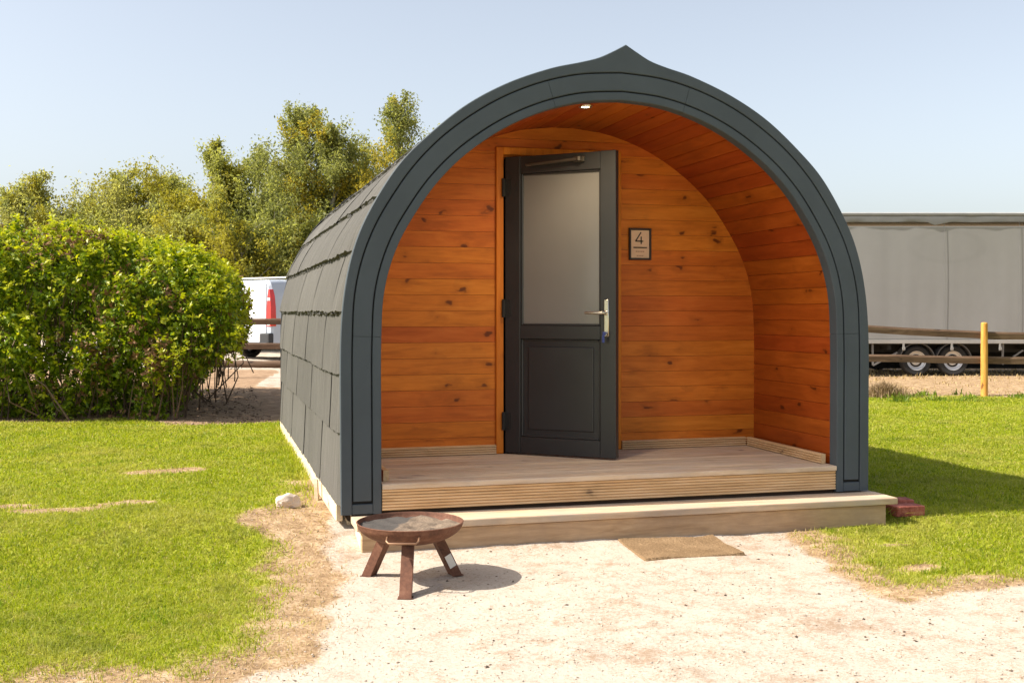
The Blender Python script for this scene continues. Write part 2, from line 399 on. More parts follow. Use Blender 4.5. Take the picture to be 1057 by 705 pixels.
# outer edge matched to the inner one along its normals
def match(C, O):
    d = np.gradient(C, axis=0); d /= np.linalg.norm(d, axis=1)[:, None]; nrm = np.stack([-d[:, 1], d[:, 0]], 1); R = []
    for p, q in zip(C, nrm):
        best = None
        for a, b in zip(O[:-1], O[1:]):
            e = b - a; M = np.array([[q[0], -e[0]], [q[1], -e[1]]]); det = np.linalg.det(M)
            if abs(det) < 1e-12: continue
            t, u = np.linalg.solve(M, a - p)
            if -1e-6 <= u <= 1 + 1e-6 and t > .02 and (best is None or t < best): best = t
        R.append(p + q * (best if best else .205))
    return np.array(R)
OM = match(INN, OUT); OM[0] = (0, 0); OM[-1] = (3, 0)
it = np.argmin(np.abs(INN[:, 0] - 1.52)); OM[it] = (1.522, 2.452)
G2 = offset(INN, .047); G1 = offset(INN, .146)

def band(mb, A, B, y0, y1, ch=.004):
    """strip between two curves, chamfered front edges"""
    n = len(A); W = B - A; L = np.linalg.norm(W, axis=1)[:, None]; u = W / L
    rows = [(A, y1), (A, y0 + ch), (A + u * ch, y0), (B - u * ch, y0), (B, y0 + ch), (B, y1)]
    v = []; k = len(rows)
    for i in range(n):
        for c, y in rows: v.append((c[i, 0], y, c[i, 1]))
    f = []
    for i in range(n - 1):
        for j in range(k): f.append((i * k + j, i * k + (j + 1) % k, (i + 1) * k + (j + 1) % k, (i + 1) * k + j))
    f += [tuple(range(k)), tuple((n - 1) * k + j for j in range(k))[::-1]]
    mb.add(v, f)

pod = thing('camping_pod', 'arched camping pod with slate grey front frame, felt shingle sides and open orange pine porch', 'camping pod', (1.5, 0, -.16))
mb = MB()
cuts = sorted([np.argmin(np.abs(INN[:NP // 2, 1] - .90)), NP - 1 - np.argmin(np.abs(INN[:NP // 2, 1] - .90)), np.argmin(np.abs(INN[:, 0] - 1.12)), np.argmin(np.abs(INN[:, 0] - 1.86))])
def segs(lo, hi):
    e = [lo] + [c for c in cuts if lo < c < hi] + [hi]; return list(zip(e[:-1], e[1:]))
zs = np.argmin(np.abs(INN[:NP // 2, 1] - .058))
def trim(C, a, b, g=.0009):
    P = C[a:b + 1].copy()
    if a in cuts: P[0] += (P[1] - P[0]) * (g / np.linalg.norm(P[1] - P[0]))
    if b in cuts: P[-1] += (P[-2] - P[-1]) * (g / np.linalg.norm(P[-2] - P[-1]))
    return P
for a, b in segs(0, NP - 1): band(mb, trim(offset(INN, 0.0), a, b), trim(offset(INN, .0435), a, b), 0, .075)
G1b = offset(INN, .1495)
band(mb, G1b, OM, 0, .022)
for a, b in segs(zs, NP - 1 - zs): band(mb, trim(offset(INN, .0505), a, b), trim(offset(INN, .1425), a, b), 0, .06)
for s in (0, 1):
    a, b = (1.5 - 1.295 - .1495, 1.5 - 1.295 - .0435)
    if s: a, b = 3 - b, 3 - a
    mb.box(((a + b) / 2, .031, .0255), (b - a - .001, .058, .051), ch=.003)
obj('arch_frame', mb, P_ARCH, pod, auto=35)
mb = MB(); band(mb, offset(INN, .004), OM * [1, 1] + (INN - OM) * .06, .016, .07, .001)
obj('frame_backing', mb, P_DARK, pod)

# lining of the porch and of the room
LIN = resample(offset(INN, .018), 900)
def arc(C): return np.concatenate([[0], np.cumsum(np.hypot(*np.diff(C, axis=0).T))])
sL = arc(LIN)
def at_s(C, S, s): return np.array([np.interp(s, S, C[:, 0]), np.interp(s, S, C[:, 1])])
mb = MB(); pitch = .0965; YB = 1.03
k0 = .16
ns = int((sL[-1] - 2 * k0 + .02) / pitch)
for k in range(ns + 1):
    a = k0 + k * pitch; b = min(a + pitch, sL[-1] - .02)
    if b - a < .03: continue
    p0 = at_s(LIN, sL, a + .0005); p1 = at_s(LIN, sL, b - .0005); d = (p1 - p0); L = np.linalg.norm(d); d /= L; n = np.array([-d[1], d[0]])
    c = .003
    prof = [p0 + n * c, p0 + d * c, p1 - d * c, p1 + n * c, p1 + n * .016, p0 + n * .016]
    v = []; ya, yb_ = .072, YB + .02
    cutx = .35 + .5 * random.random() if random.random() < .0 else None
    for y in (ya, yb_): v += [(q[0], y, q[1]) for q in prof]
    m = 6; f = [tuple(range(m)), tuple(range(2 * m - 1, m - 1, -1))] + [(i, i + m, (i + 1) % m + m, (i + 1) % m) for i in range(m)]
    mb.add(v, f)
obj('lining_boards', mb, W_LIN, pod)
mb = MB(); band(mb, resample(offset(INN, .036), 200), resample(offset(INN, .05), 200), .072, 4.5, .001)
obj('inner_shell', mb, W_DARK, pod)
# back wall boards
def xl(z):
    h = LIN[:450]; return float(np.interp(z, h[:, 1], h[:, 0])) if z < LIN[449, 1] else 1.5
DX0, DX1, DZ1, FZ = 1.108, 1.838, 1.985, .150
mb = MB(); z = .158; ztop = LIN[:, 1].max()
while z < ztop - .01:
    z2 = min(z + pitch - .0018, ztop - .004)
    hl = xl(z); hl2 = xl(z2)
    def rowp(xa, xb, za=z, zb=z2, sl=0, sr=0):
        mb.prism([(xa, za), (xb, za), (xb + sr, zb), (xa + sl, zb)], YB, YB + .018)
    def strip(z_a, z_b, xa=None, xb=None):
        steps = 4
        top = [((xl(z_a + (z_b - z_a) * i / steps) if xa is None else xa), z_a + (z_b - z_a) * i / steps) for i in range(steps + 1)]
        rgt = [((3 - xl(z_a + (z_b - z_a) * i / steps) if xb is None else xb), z_a + (z_b - z_a) * i / steps) for i in range(steps + 1)]
        mb.prism(rgt + top[::-1], YB, YB + .018)
    if z2 <= DZ1 + .03:
        strip(z, z2, None, DX0 - .02); strip(z, z2, DX1 + .02, None)
    elif z < DZ1 + .03:
        strip(z, DZ1 + .02, None, DX0 - .02); strip(z, DZ1 + .02, DX1 + .02, None); strip(DZ1 + .021, z2)
    else: strip(z, z2)
    z += pitch
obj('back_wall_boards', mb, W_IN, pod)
mb = MB()
CL = [(float(p[0]), float(p[1])) for p in offset(INN, .012)[::6]]
Lp = [p for p in CL if p[0] < DX0 and p[1] > .02]; Rp = [p for p in CL if p[0] > DX1 and p[1] > .02]; Mp = [p for p in CL if DX0 < p[0] < DX1]
zl = float(np.interp(DX0, [p[0] for p in CL if p[1] > 1.5], [p[1] for p in CL if p[1] > 1.5])); zr = float(np.interp(DX1, [p[0] for p in CL if p[1] > 1.5], [p[1] for p in CL if p[1] > 1.5]))
mb.prism(([(Lp[0][0], 0)] + Lp + [(DX0, zl), (DX0, 0)])[::-1], YB + .020, YB + .05); mb.prism(([(DX1, 0), (DX1, zr)] + Rp + [(Rp[-1][0], 0)])[::-1], YB + .020, YB + .05)
mb.prism(([(DX0, DZ1), (DX0, zl)] + Mp + [(DX1, zr), (DX1, DZ1)])[::-1], YB + .020, YB + .05)
obj('wall_backing', mb, W_DARK, pod)
# door frame
fr = MB()
fr.box((DX0 - .021, YB - .004, (FZ + DZ1 + .046) / 2), (.046, .03, DZ1 + .046 - FZ), ch=.003)
fr.box((DX1 + .021, YB - .004, (FZ + DZ1 + .046) / 2), (.046, .03, DZ1 + .046 - FZ), ch=.003)
fr.box(((DX0 + DX1) / 2, YB - .004, DZ1 + .023), (DX1 - DX0 - .002, .028, .046), ch=.003)
fr.box((DX0 + .006, YB + .065, (FZ + DZ1) / 2), (.012, .10, DZ1 - FZ)); fr.box((DX1 - .006, YB + .065, (FZ + DZ1) / 2), (.012, .10, DZ1 - FZ))
fr.box(((DX0 + DX1) / 2, YB + .065, DZ1 - .006), (DX1 - DX0 - .026, .10, .012))
obj('door_frame', fr, W_FRM, pod)

# door, standing ajar
HX, HY = 1.118, 1.005
dd = Vector((1.6546 - 1.1108, .5347 - 1.0085, 0)).normalized(); dn = Vector((dd.y, -dd.x, 0))     # dn points out of the porch
DM = Matrix((dd, -dn, Vector((0, 0, 1)))).transposed()
def dbox(mb, u0, u1, w0, w1, z0, z1, ch=0.0):
    c = Vector((HX, HY, 0)) + dd * (u0 + u1) / 2 - dn * ((w0 + w1) / 2) + Vector((0, 0, (z0 + z1) / 2))
    mb.box(c, (u1 - u0, w1 - w0, z1 - z0), M=DM, ch=ch)
ZB, ZT, DW = .158, 1.968, .722
mb = MB()
GT, GB, PT, PB = 1.862, .935, .855, .258
dbox(mb, 0, .102, 0, .05, ZB, ZT, .003); dbox(mb, .625, DW, 0, .05, ZB, ZT, .003)
dbox(mb, .1025, .6245, .001, .049, GT, ZT - .002, .003); dbox(mb, .1025, .6245, .001, .049, PT, GB, .003); dbox(mb, .1025, .6245, .001, .049, ZB + .001, PB, .003)
# mouldings round panel and glass
for (z0, z1) in ((GB, GT), (PB, PT)):
    for u in (.1025, .6125): dbox(mb, u, u + .012, .010, .04, z0 + .0005, z1 - .0005, .004)
    dbox(mb, .115, .612, .010, .04, z0 + .0005, z0 + .0125, .004); dbox(mb, .115, .612, .010, .04, z1 - .0125, z1 - .0005, .004)
door = obj('door', mb, P_DOOR, pod)
mb = MB(); dbox(mb, .1145, .6125, .020, .036, PB + .012, PT - .012); dbox(mb, .150, .577, .014, .0205, PB + .047, PT - .047, .006); obj('lower_panel', mb, P_DOOR, door)
t = NT('frosted_glass'); n = t.noise(t.coords(), 3, 3)
FROST = t.fin(t.mix(n, (.168, .165, .158), (.21, .207, .20)), .28, Specular_IOR_Level=.5, Coat_Weight=.4, Coat_Roughness=.12)
mb = MB(); dbox(mb, .1145, .6125, .022, .030, GB + .012, GT - .012); obj('glass_pane', mb, FROST, door)
for z in (.35, 1.04, 1.78):
    mb = MB(); c = Vector((HX, HY, 0)) - dn * .0 + dd * (-.004)
    mb.tube([c + dn * .012 + Vector((0, 0, z - .055)), c + dn * .012 + Vector((0, 0, z + .055))], .011, 12)
    dbox(mb, -.002, .038, -.004, -.0002, z - .05, z + .05); obj('hinge', mb, P_BLACK, door)
hd = MB(); dbox(hd, .651, .681, -.009, -.0005, .872, 1.092, .004)
c0 = Vector((HX, HY, 1.013)) + dd * .666 + dn * .009
hd.tube([c0, c0 + dn * .03, c0 + dn * .042 - dd * .012, c0 + dn * .044 - dd * .06, c0 + dn * .041 - dd * .118], [.0085, .0085, .0095, .0085, .007], 10)
hd.lathe([(.014, 0), (.014, .006), (.0085, .010)], c0, M=Matrix((Vector((0, 0, 1)).cross(dn), Vector((0, 0, 1)), dn)).transposed(), n=16)
handle = obj('handle', hd, STEEL, door, auto=40)
kb = MB(); kc = Vector((HX, HY, .895)) + dd * .666 + dn * .012
kb.tube([kc - dn * .003, kc + dn * .03], .004, 8); kb.box(kc + dn * .03 + Vector((0, 0, -.004)), (.02, .004, .024), M=DM, ch=.0015)
kb.box(kc + dn * .03 + Vector((0, 0, -.036)) - dd * .006, (.016, .006, .042), M=DM, ch=.002)
obj('key', kb, m_simple('blue_key_tag', (.03, .05, .22), .4), door)
cl = MB(); a = Vector((HX, HY, 1.905)) + dd * .155 + dn * .035; b = Vector((HX, HY, 1.925)) + dd * .50 + dn * .03
cl.bar(a, b, .022, .018, ch=.004); cl.lathe([(0, -.012), (.017, -.012), (.017, .012), (0, .012)], b, n=16)
dbox(cl, .46, .53, -.022, -.0005, 1.908, 1.940, .004)
obj('door_closer', cl, BRONZE, door)

# deck
mb = MB(); w = .118; y = -.006
k = 0
while y < YB - .02:
    y2 = min(y + w - .007, YB - .002)
    xa, xb = .2085, 2.7915
    # each board reeded with fine grooves along its length
    ng = 9; prof = []
    for g in range(ng + 1):
        yy = y + (y2 - y) * g / ng
        prof += [(yy, .1475)] if g in (0, ng) else [(yy - .0022, .1475), (yy, .1450), (yy + .0022, .1475)]
    if k == 0: prof = [(y, .1475 - .004), (y + .004, .1475), (y2, .1475)]
    poly = prof + [(y2, .122), (y, .122)]
    n = len(poly); v = [(xa, q[0], q[1]) for q in poly] + [(xb, q[0], q[1]) for q in poly]
    mb.add(v, [tuple(range(n)), tuple(range(2 * n - 1, n - 1, -1))] + [(i, i + n, (i + 1) % n + n, (i + 1) % n) for i in range(n)])
    y += w; k += 1
obj('deck_boards', mb, W_DECK, pod)
def reeded(mb, x0, x1, z0, z1, yf, yb, step=.0155, g=.009, axis='x', flip=1):
    """upright board with reeds running along x (or y)"""
    n = max(2, int(round((z1 - z0) / step))); prof = []
    for i in range(n):
        a = z0 + (z1 - z0) * i / n; b = z0 + (z1 - z0) * (i + 1) / n
        prof += [(yf + g * flip, a), (yf, a + (b - a) * .30), (yf, a + (b - a) * .78)]
    prof += [(yf + g * flip, z1), (yb, z1), (yb, z0)]
    m = len(prof)
    P = (lambda t, q: (t, q[0], q[1])) if axis == 'x' else (lambda t, q: (q[0], t, q[1]))
    v = [P(x0, q) for q in prof] + [P(x1, q) for q in prof]
    mb.add(v, [tuple(range(m)), tuple(range(2 * m - 1, m - 1, -1))] + [(i, i + m, (i + 1) % m + m, (i + 1) % m) for i in range(m)])
mb = MB(); reeded(mb, .2085, 2.7915, .012, .1195, .004, .03); obj('deck_riser', mb, W_RISE, pod)
for xa, xb in ((.225, DX0 - .046), (DX1 + .046, 2.742)):
    mb = MB(); reeded(mb, xa, xb, .149, .205, YB - .03, YB - .001); obj('porch_skirting', mb, W_RISE, pod)
for xa, xb, fl in ((2.745, 2.775, 1), (.255, .226, -1)):
    mb = MB(); reeded(mb, .085, YB - .031, .149, .205, xa, xb, axis='y', flip=fl); obj('porch_skirting', mb, W_EDGEY, pod)
mb = MB(); mb.box((1.5, 2.3, -.02), (2.9, 4.4, .06)); mb.box((1.5, 2.8, .1), (2.6, 3.4, .04))
mb.box((1.5, .06, -.015), (2.58, .07, .045))
obj('floor_base', mb, W_DARK, pod)
for x in (.10, 1.0, 2.0, 2.90):
    mb = MB(); mb.box((x, 2.3, -.12), (.10, 4.3, .13)); obj('bearer', mb, W_PALE, pod)
# rear wall and rear trim
mb = MB(); P = OUT * .985 + np.array([1.5, 1.]) * .015; mb.prism([tuple(p) for p in P[::3]][::-1], 4.50, 4.56); obj('rear_wall', mb, P_ARCH, pod)
mb = MB(); band(mb, resample(offset(OUT, -.07), 220), resample(offset(OUT, .006), 220), 4.56, 4.62); obj('rear_trim', mb, P_DARK, pod)
# timber ledge under the shingles
for k in range(3):
    for s in (-1, 1):
        mb = MB(); x = 1.5 + s * 1.497; mb.box((x, .10 + 1.49 * k + .74, -.0 + random.uniform(-.006, .006)), (.036, 1.482, .10), ch=.004); obj('base_ledge', mb, W_PALE, pod)
# shingles
half = resample(OUTs[:len(OL)], 700); half = half[half[:, 1] > -.01]
sO = arc(half)
def shingles(side):
    mb = MB(); s = .045; k = 0
    edges = [.045, .405, .70, 1.02]
    while edges[-1] < sO[-1] - .25: edges.append(edges[-1] + .305)
    edges[-1] = min(edges[-1], sO[-1] - .12)
    for k, s in enumerate(edges):
        e = (edges[k + 1] + .06) if k + 1 < len(edges) else sO[-1]
        thick = [.012, .010, .012, .022, .026, .020, .015, .012, .01, .01][min(k, 9)]
        off = [.92, .40, .75, .25, .95, .55, .15, .8, .4, .1][k % 10]
        ys = [-.007] + [y for y in np.arange(off - 1.14, 5, 1.14) if .2 < y < 4.45] + [4.565]
        for ya, yb_ in zip(ys[:-1], ys[1:]):
            n = max(4, int((yb_ - ya) / .03)); m = 6; gap = .020
            yy = np.linspace(ya + gap, yb_ - gap, n); Vg = []; sd = random.random() * 40; skew = random.uniform(-.008, .008)
            for j in range(m + 2):
                for i in range(n):
                    t = max(0, j - 1) / m; wv = .5 + .5 * mnoise.noise(Vector((yy[i] * 9, k * 3.1, sd)))
                    rag = mnoise.noise(Vector((yy[i] * 26, k * 5.7, sd + 3)))
                    ss = s + (e - s) * t + (1 - t) * (rag * (.004 + thick * .35) + skew * (i / n - .5) * 2)
                    out = -.006 - .005 * max(0, k - 3) + (1 - t) * (.010 + thick * (.75 + .5 * wv)) + .002 * mnoise.noise(Vector((yy[i] * 5, ss * 5, sd)))
                    out = min(out, -.0012 + .05 * float(sstep(.02, .16, yy[i])))
                    if j == 0: out -= thick * .9 + .006; ss -= .004 * rag
                    p = at_s(half, sO, ss); q = at_s(half, sO, min(ss + .01, sO[-1])); q0 = at_s(half, sO, max(0, ss - .01)); d = q - q0; d /= np.linalg.norm(d)
                    nn = np.array([-d[1], d[0]]); p = p + nn * out
                    Vg.append(((p[0] if side < 0 else 3 - p[0] + .0), yy[i], p[1]))
            fs = []
            for j in range(m + 1):
                for i in range(n - 1): fs.append((j * n + i, j * n + i + 1, (j + 1) * n + i + 1, (j + 1) * n + i))
            mb.add(Vg, fs)
    return mb
obj('shingle_cladding', shingles(-1), SHING, pod, auto=40); obj('shingle_cladding', shingles(1), SHING, pod, auto=40)
def frayed(side):
    e = [1.02]
    while e[-1] < sO[-1] - .25: e.append(e[-1] + .305)
    for k, s in enumerate(e[:-1]):
        y = .024; mb = MB()
        while y < 4.55:
            L_ = random.uniform(.03, .10); sj = s + random.gauss(0, .005) - .004; o_ = random.uniform(-.008, .006) - .006 * max(0, k); r_ = random.uniform(.010, .019)
            o_ = min(o_, -.018 + .04 * float(sstep(.03, .2, y)))
            def pt(y_, ds): 
                p = at_s(half, sO, sj + ds); q = at_s(half, sO, sj + .02); d = q - p; d /= np.linalg.norm(d); p = p + np.array([-d[1], d[0]]) * o_
                return (p[0] if side < 0 else 3 - p[0], y_, p[1])
            mb.tube([pt(y, 0), pt(y + L_ / 2, random.gauss(0, .004)), pt(y + L_, 0)], [r_ * .55, r_, r_ * .5], 6); y += L_ * random.uniform(.5, .8)
        obj('frayed_edge', mb, FRAY, pod)
FRAY = m_bark('frayed_felt', (.026, .024, .022), (.085, .079, .071))
frayed(-1); frayed(1)
mb = MB(); C = resample(offset(OUT, -.085), 200); C2 = resample(offset(OUT, -.079), 200); band(mb, C, C2, .04, 4.52, .001); obj('underlay', mb, P_DARK, pod)
# downlight
mb = MB(); DLX, DLY = 1.385, .27; DLZ = float(np.interp(DLX, INN[NP // 4:3 * NP // 4, 0], INN[NP // 4:3 * NP // 4, 1])) + .015
mb.lathe([(.024, .010), (.026, -.006), (.036, -.007), (.040, -.002), (.040, .010)], (DLX, DLY, DLZ), n=28); dl = obj('downlight', mb, STEEL, pod, smooth=True)
t = NT('lamp_glow'); t.fin((1, .9, .75), .4, Emission_Color=(1, .80, .55, 1), Emission_Strength=14.0)
mb = MB(); mb.lathe([(0.0, -.002), (.024, -.002), (.0245, .006)], (DLX, DLY, DLZ), n=24); obj('bulb', mb, t.m, dl)
ld = bpy.data.lights.new('downlight_lamp', 'SPOT'); lo = bpy.data.objects.new('downlight_lamp', ld); COL.objects.link(lo)
ld.energy = 21; ld.color = (1, .78, .5); ld.spot_size = rad(150); ld.spot_blend = 1.0; ld.shadow_soft_size = .03; lo.location = (DLX, DLY, DLZ - .03)
lo.parent = pod; lo.location = Vector(lo.location) - pod.location

# ------------------------------------------------------------------ number sign on the back wall
sg = thing('number_sign', 'small dark framed plaque with the number 4 on the pine wall right of the door', 'sign', (2.011, YB, 1.35))
mb = MB(); x0, x1, z0, z1 = 1.936, 2.086, 1.348, 1.550; yf = YB - .020
for (a, b, c, d) in ((x0, x0 + .012, z0, z1), (x1 - .012, x1, z0, z1), (x0 + .0121, x1 - .0121, z0, z0 + .012), (x0 + .0121, x1 - .0121, z1 - .012, z1)):
    mb.box(((a + b) / 2, (yf + YB - .002) / 2, (c + d) / 2), (b - a, YB - .002 - yf, d - c), ch=.002)
obj('frame', mb, m_simple('dark_stained_frame', (.035, .018, .012), .5), sg)
mb = MB(); mb.box((2.011, YB - .007, 1.449), (.124, .008, .176)); obj('plaque', mb, m_simple('pale_ply_plaque', (.80, .53, .35), .6), sg)
mb = MB(); yt = YB - .0124
def stroke(mb, a, b, w): mb.bar((a[0], yt, a[1]), (b[0], yt, b[1]), w, .0024, up=(0, 1, 0))
stroke(mb, (2.017, 1.524), (1.980, 1.468), .007); stroke(mb, (1.978, 1.4675), (2.032, 1.4675), .007); stroke(mb, (2.018, 1.497), (2.018, 1.450), .007)
for k in range(10): stroke(mb, (1.966 + k * .0093, 1.427), (1.9735 + k * .0093, 1.427), .0075)
obj('numeral', mb, m_simple('dark_ink', (.02, .014, .010), .6), sg)
mb = MB()
for k in range(5): stroke(mb, (1.982 + k * .012, 1.402), (1.990 + k * .012, 1.402), .006)
obj('small_print', mb, m_simple('brown_ink', (.42, .22, .14), .6), sg); mb = MB()
for k in range(4): stroke(mb, (1.988 + k * .012, 1.375), (1.996 + k * .012, 1.375), .005)
obj('small_print', mb, bpy.data.materials['brown_ink'], sg)

# ------------------------------------------------------------------ step in front
st = thing('wooden_step', 'long weathered timber step board lying in front of the pod porch', 'step', (1.55, -.12, -.165))
mb = MB(); mb.box((1.545, -.108, -.026), (2.99, .232, .036), ch=.006); mb.box((1.545, .04, -.026), (2.98, .05, .034), ch=.004)
obj('tread', mb, W_STEP, st)
mb = MB(); mb.box((1.525, -.192, -.115), (2.90, .034, .138), ch=.004); obj('riser', mb, m_wood('stained_step_riser', (.24, .14, .07), (.46, .30, .17), (.62, .44, .28), 'x', .5, .85, 0, (.34, .235, .155), ks=.7), st)
for x in (.092, 2.958):
    mb = MB(); mb.box((x, -.075, -.115), (.034, .196, .138), ch=.003); obj('side_board', mb, W_PALE, st)

# ------------------------------------------------------------------ doormat
def mat_mesh():
    P = np.array([(1.385, -.222), (1.365, -.655), (1.895, -.655), (1.915, -.240)]); n, m = 70, 56; V = []; Fq = []
    def pt(u, v): return (P[0] * (1 - u) + P[3] * u) * (1 - v) + (P[1] * (1 - u) + P[2] * u) * v
    for j in range(m + 1):
        for i in range(n + 1):
            u, v = i / n, j / m; p = pt(u, v); e = min(u, 1 - u, v, 1 - v)
            p = p + .004 * np.array([mnoise.noise(Vector((u * 40, v * 40, 1))), mnoise.noise(Vector((u * 40, v * 40, 9)))])
            z = float(gz(*p)) + .007 + .0030 * mnoise.noise(Vector((u * 60, v * 60, 3))) + .006 * mnoise.noise(Vector((u * 3, v * 3, 5)))
            if e < 1e-9: z = float(gz(*p)) - .004
            V.append((p[0], p[1], z + (.010 * max(0, u - .85) / .15 * (1 if e > 0 else 0))))
    for j in range(m):
        for i in range(n): a = j * (n + 1) + i; Fq.append((a, a + n + 1, a + n + 2, a + 1))
    # underside ring
    return V, Fq
v_, f_ = mat_mesh()
t = NT('coir_fibre'); a = t.noise(t.coords(), 160, 4, .7); b = t.noise(t.coords(), 8, 4, .6)
t.fin(t.ramp(t.math('ADD', t.math('MULTIPLY', a, .7), t.math('MULTIPLY', b, .3)), [(.3, (.10, .062, .032)), (.5, (.225, .147, .08)), (.7, (.36, .25, .145))]), .95, t.bump(a, .8, .006), Specular_IOR_Level=.1)
dm = raw_obj('doormat', v_, f_, t.m); tag(dm, 'flat tan coir doormat lying on the pale ground against the wooden step', 'doormat')

# ------------------------------------------------------------------ fire pit
FX, FY = .222, -.72
FG = float(gz(FX, FY))
fp = thing('fire_pit', 'rusty round fire bowl on three splayed legs before the step', 'fire pit', (FX, FY, FG))
RIM, RZ = .236, .088
mb = MB(); prof = []
for k in range(17):
    a = k / 16; r = RIM * math.sin(a * math.pi / 2 * .98) / math.sin(math.pi / 2 * .98); prof.append((r, RZ - .095 + .095 * (1 - math.cos(a * math.pi / 2 * .98)) / (1 - math.cos(math.pi / 2 * .98))))
prof[0] = (0.0, prof[0][1])
inner = [(max(0, r - .004), z + .004) for r, z in prof][::-1]
mb.lathe(prof + [(RIM + .002, RZ + .003), (RIM - .003, RZ + .005)] + inner, (FX, FY, 0), n=72)
bowl = obj('bowl', mb, RUST, fp, auto=50)
# ash bed
mb = MB(); V = []; Fq = []; n, m = 64, 16
for j in range(m + 1):
    for i in range(n):
        r = .224 * j / m; a = 2 * math.pi * i / n
        x, y = FX + r * math.cos(a), FY + r * math.sin(a)
        V.append((x, y, RZ - .017 + .012 * mnoise.noise(Vector((x * 14, y * 14, 2))) + .006 * mnoise.noise(Vector((x * 50, y * 50, 4))) + .004 * r / .2 - .004))
for j in range(m):
    for i in range(n): Fq.append((j * n + i, j * n + (i + 1) % n, (j + 1) * n + (i + 1) % n, (j + 1) * n + i))
mb.add(V, Fq)
t = NT('grey_ash'); a = t.noise(t.coords(), 14, 5, .65); b = t.noise(t.coords(), 120, 3)
t.fin(t.ramp(t.math('ADD', t.math('MULTIPLY', a, .6), t.math('MULTIPLY', b, .4)), [(.36, (.09, .066, .048)), (.5, (.165, .120, .083)), (.62, (.235, .175, .123))]), .95, t.bump(b, .5, .004))
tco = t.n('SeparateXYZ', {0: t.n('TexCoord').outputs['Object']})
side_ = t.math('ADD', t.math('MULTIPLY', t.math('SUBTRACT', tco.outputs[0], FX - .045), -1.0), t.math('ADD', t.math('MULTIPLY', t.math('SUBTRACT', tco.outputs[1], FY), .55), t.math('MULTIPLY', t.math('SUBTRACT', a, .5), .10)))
t.fin(t.mix(t.ramp(side_, [(.0, 0.0), (.02, .88)]), t.b.inputs['Base Color'].links[0].from_socket, (.045, .042, .040)))          # one side of the bed darker, with an uneven edge
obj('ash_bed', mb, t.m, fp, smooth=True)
feet = [(.06, -.575), (.153, -1.0), (.435, -.675)]
stick = None
for i, (ax, ay) in enumerate(feet):
    d = Vector((ax - FX, ay - FY, 0)); d.normalize(); side = Vector((-d.y, d.x, 0))
    fz = float(gz(ax, ay)) + .003; foot = Vector((ax, ay, fz)); top = Vector((FX, FY, 0)) + d * .125 + Vector((0, 0, RZ - .072))
    mb = MB(); w = .026; th = .021
    a3 = (top - foot).normalized(); nrm = side.cross(a3).normalized()
    v = []
    for p in (foot, top + a3 * .02):
        for sx, sy in ((-w, -th), (w, -th), (w, th), (-w, th)):
            q = p + side * sx + nrm * sy
            if p is foot: q = q - a3 * ((q.z - fz) / a3.z)
            v.append(q)
    mb.add(v, [(0, 1, 2, 3), (7, 6, 5, 4)] + [(k, (k + 1) % 4, (k + 1) % 4 + 4, k + 4) for k in range(4)])
    lg = obj('leg', mb, RUST, fp)
    mb = MB(); mb.box(foot + Vector((0, 0, -.0015)) + d * .004, (.064, .05, .004), rz=math.atan2(side.y, side.x)); obj('foot_plate', mb, RUST, lg)
    if i == 2:      # white label on the face turned to the viewer
        tocam = Vector((CAM[0], CAM[1], .3)) - foot
        cand = [(nrm, side, th, w), (-nrm, side, th, w), (side, nrm, w, th), (-side, nrm, w, th)]
        nv, sv_, offd, hw = max(cand, key=lambda c: c[0].dot(tocam))
        c = foot + a3 * .075 + nv * (offd + .0012); M = Matrix((sv_, nv, a3)).transposed()
        mb = MB(); mb.box(c, (hw * 1.55, .0018, .062), M=M); obj('paper_label', mb, m_simple('white_paper', (.72, .68, .60), .7), lg)
for ang in (0, math.pi):
    d = Vector((CAM[0] - FX, CAM[1] - FY, 0)).normalized(); d = Matrix.Rotation(ang - .13, 3, 'Z') @ d; s_ = Vector((-d.y, d.x, 0)); c = Vector((FX, FY, RZ - .036)) + d * (RIM + .006)
    mb = MB(); hwid = .068
    mb.tube([c - s_ * hwid - d * .022 + Vector((0, 0, .012)), c - s_ * hwid + d * .006, c - s_ * (hwid - .01) + d * .016 - Vector((0, 0, .008)), c + s_ * (hwid - .01) + d * .016 - Vector((0, 0, .008)), c + s_ * hwid + d * .006, c + s_ * hwid - d * .022 + Vector((0, 0, .012))], .0048, 8)
    obj('carry_handle', mb, m_paint('worn_steel_bar', (.30, .17, .10), .45, .2, .5, .1, 30, .5), fp, smooth=True)

# ------------------------------------------------------------------ bricks, stone, offcut
t = NT('red_brick'); a = t.noise(t.coords(), 20, 5, .7); b = t.noise(t.coords(), 140, 3, .7)
BR = t.fin(t.ramp(t.math('ADD', t.math('MULTIPLY', a, .7), t.math('MULTIPLY', b, .3)), [(.35, (.14, .035, .026)), (.5, (.34, .085, .055)), (.68, (.46, .21, .15))]), .9, t.bump(b, .5, .004))
for i, (bx, by, rz, lab) in enumerate(((3.19, -.075, .10, 'red clay brick at the step end, nearer of the two bricks'), (3.20, .045, -.06, 'red clay brick behind the other brick beside the right foot of the pod'))):
    mb = MB(); g0 = float(gz(bx, by)); mb.box((0, 0, .033), (.195, .095, .058), ch=.006)
    o = obj('brick', mb, BR); o.location = (bx, by, g0 - .002); o.rotation_euler = (.03, .02, rz); tag(o, lab, 'brick', 'bricks beside the step')
bm = bmesh.new(); bmesh.ops.create_icosphere(bm, subdivisions=4, radius=1)
for v in bm.verts:
    n = mnoise.noise(v.co * 1.3) * .28 + mnoise.noise(v.co * 3.7) * .12
    v.co = Vector((v.co.x * .075, v.co.y * .06, v.co.z * .05)) * (1 + n)
me = bpy.data.meshes.new('stone'); bm.to_mesh(me); bm.free(); me.materials.append(m_simple('pale_stone', (.60, .50, .42), .9))
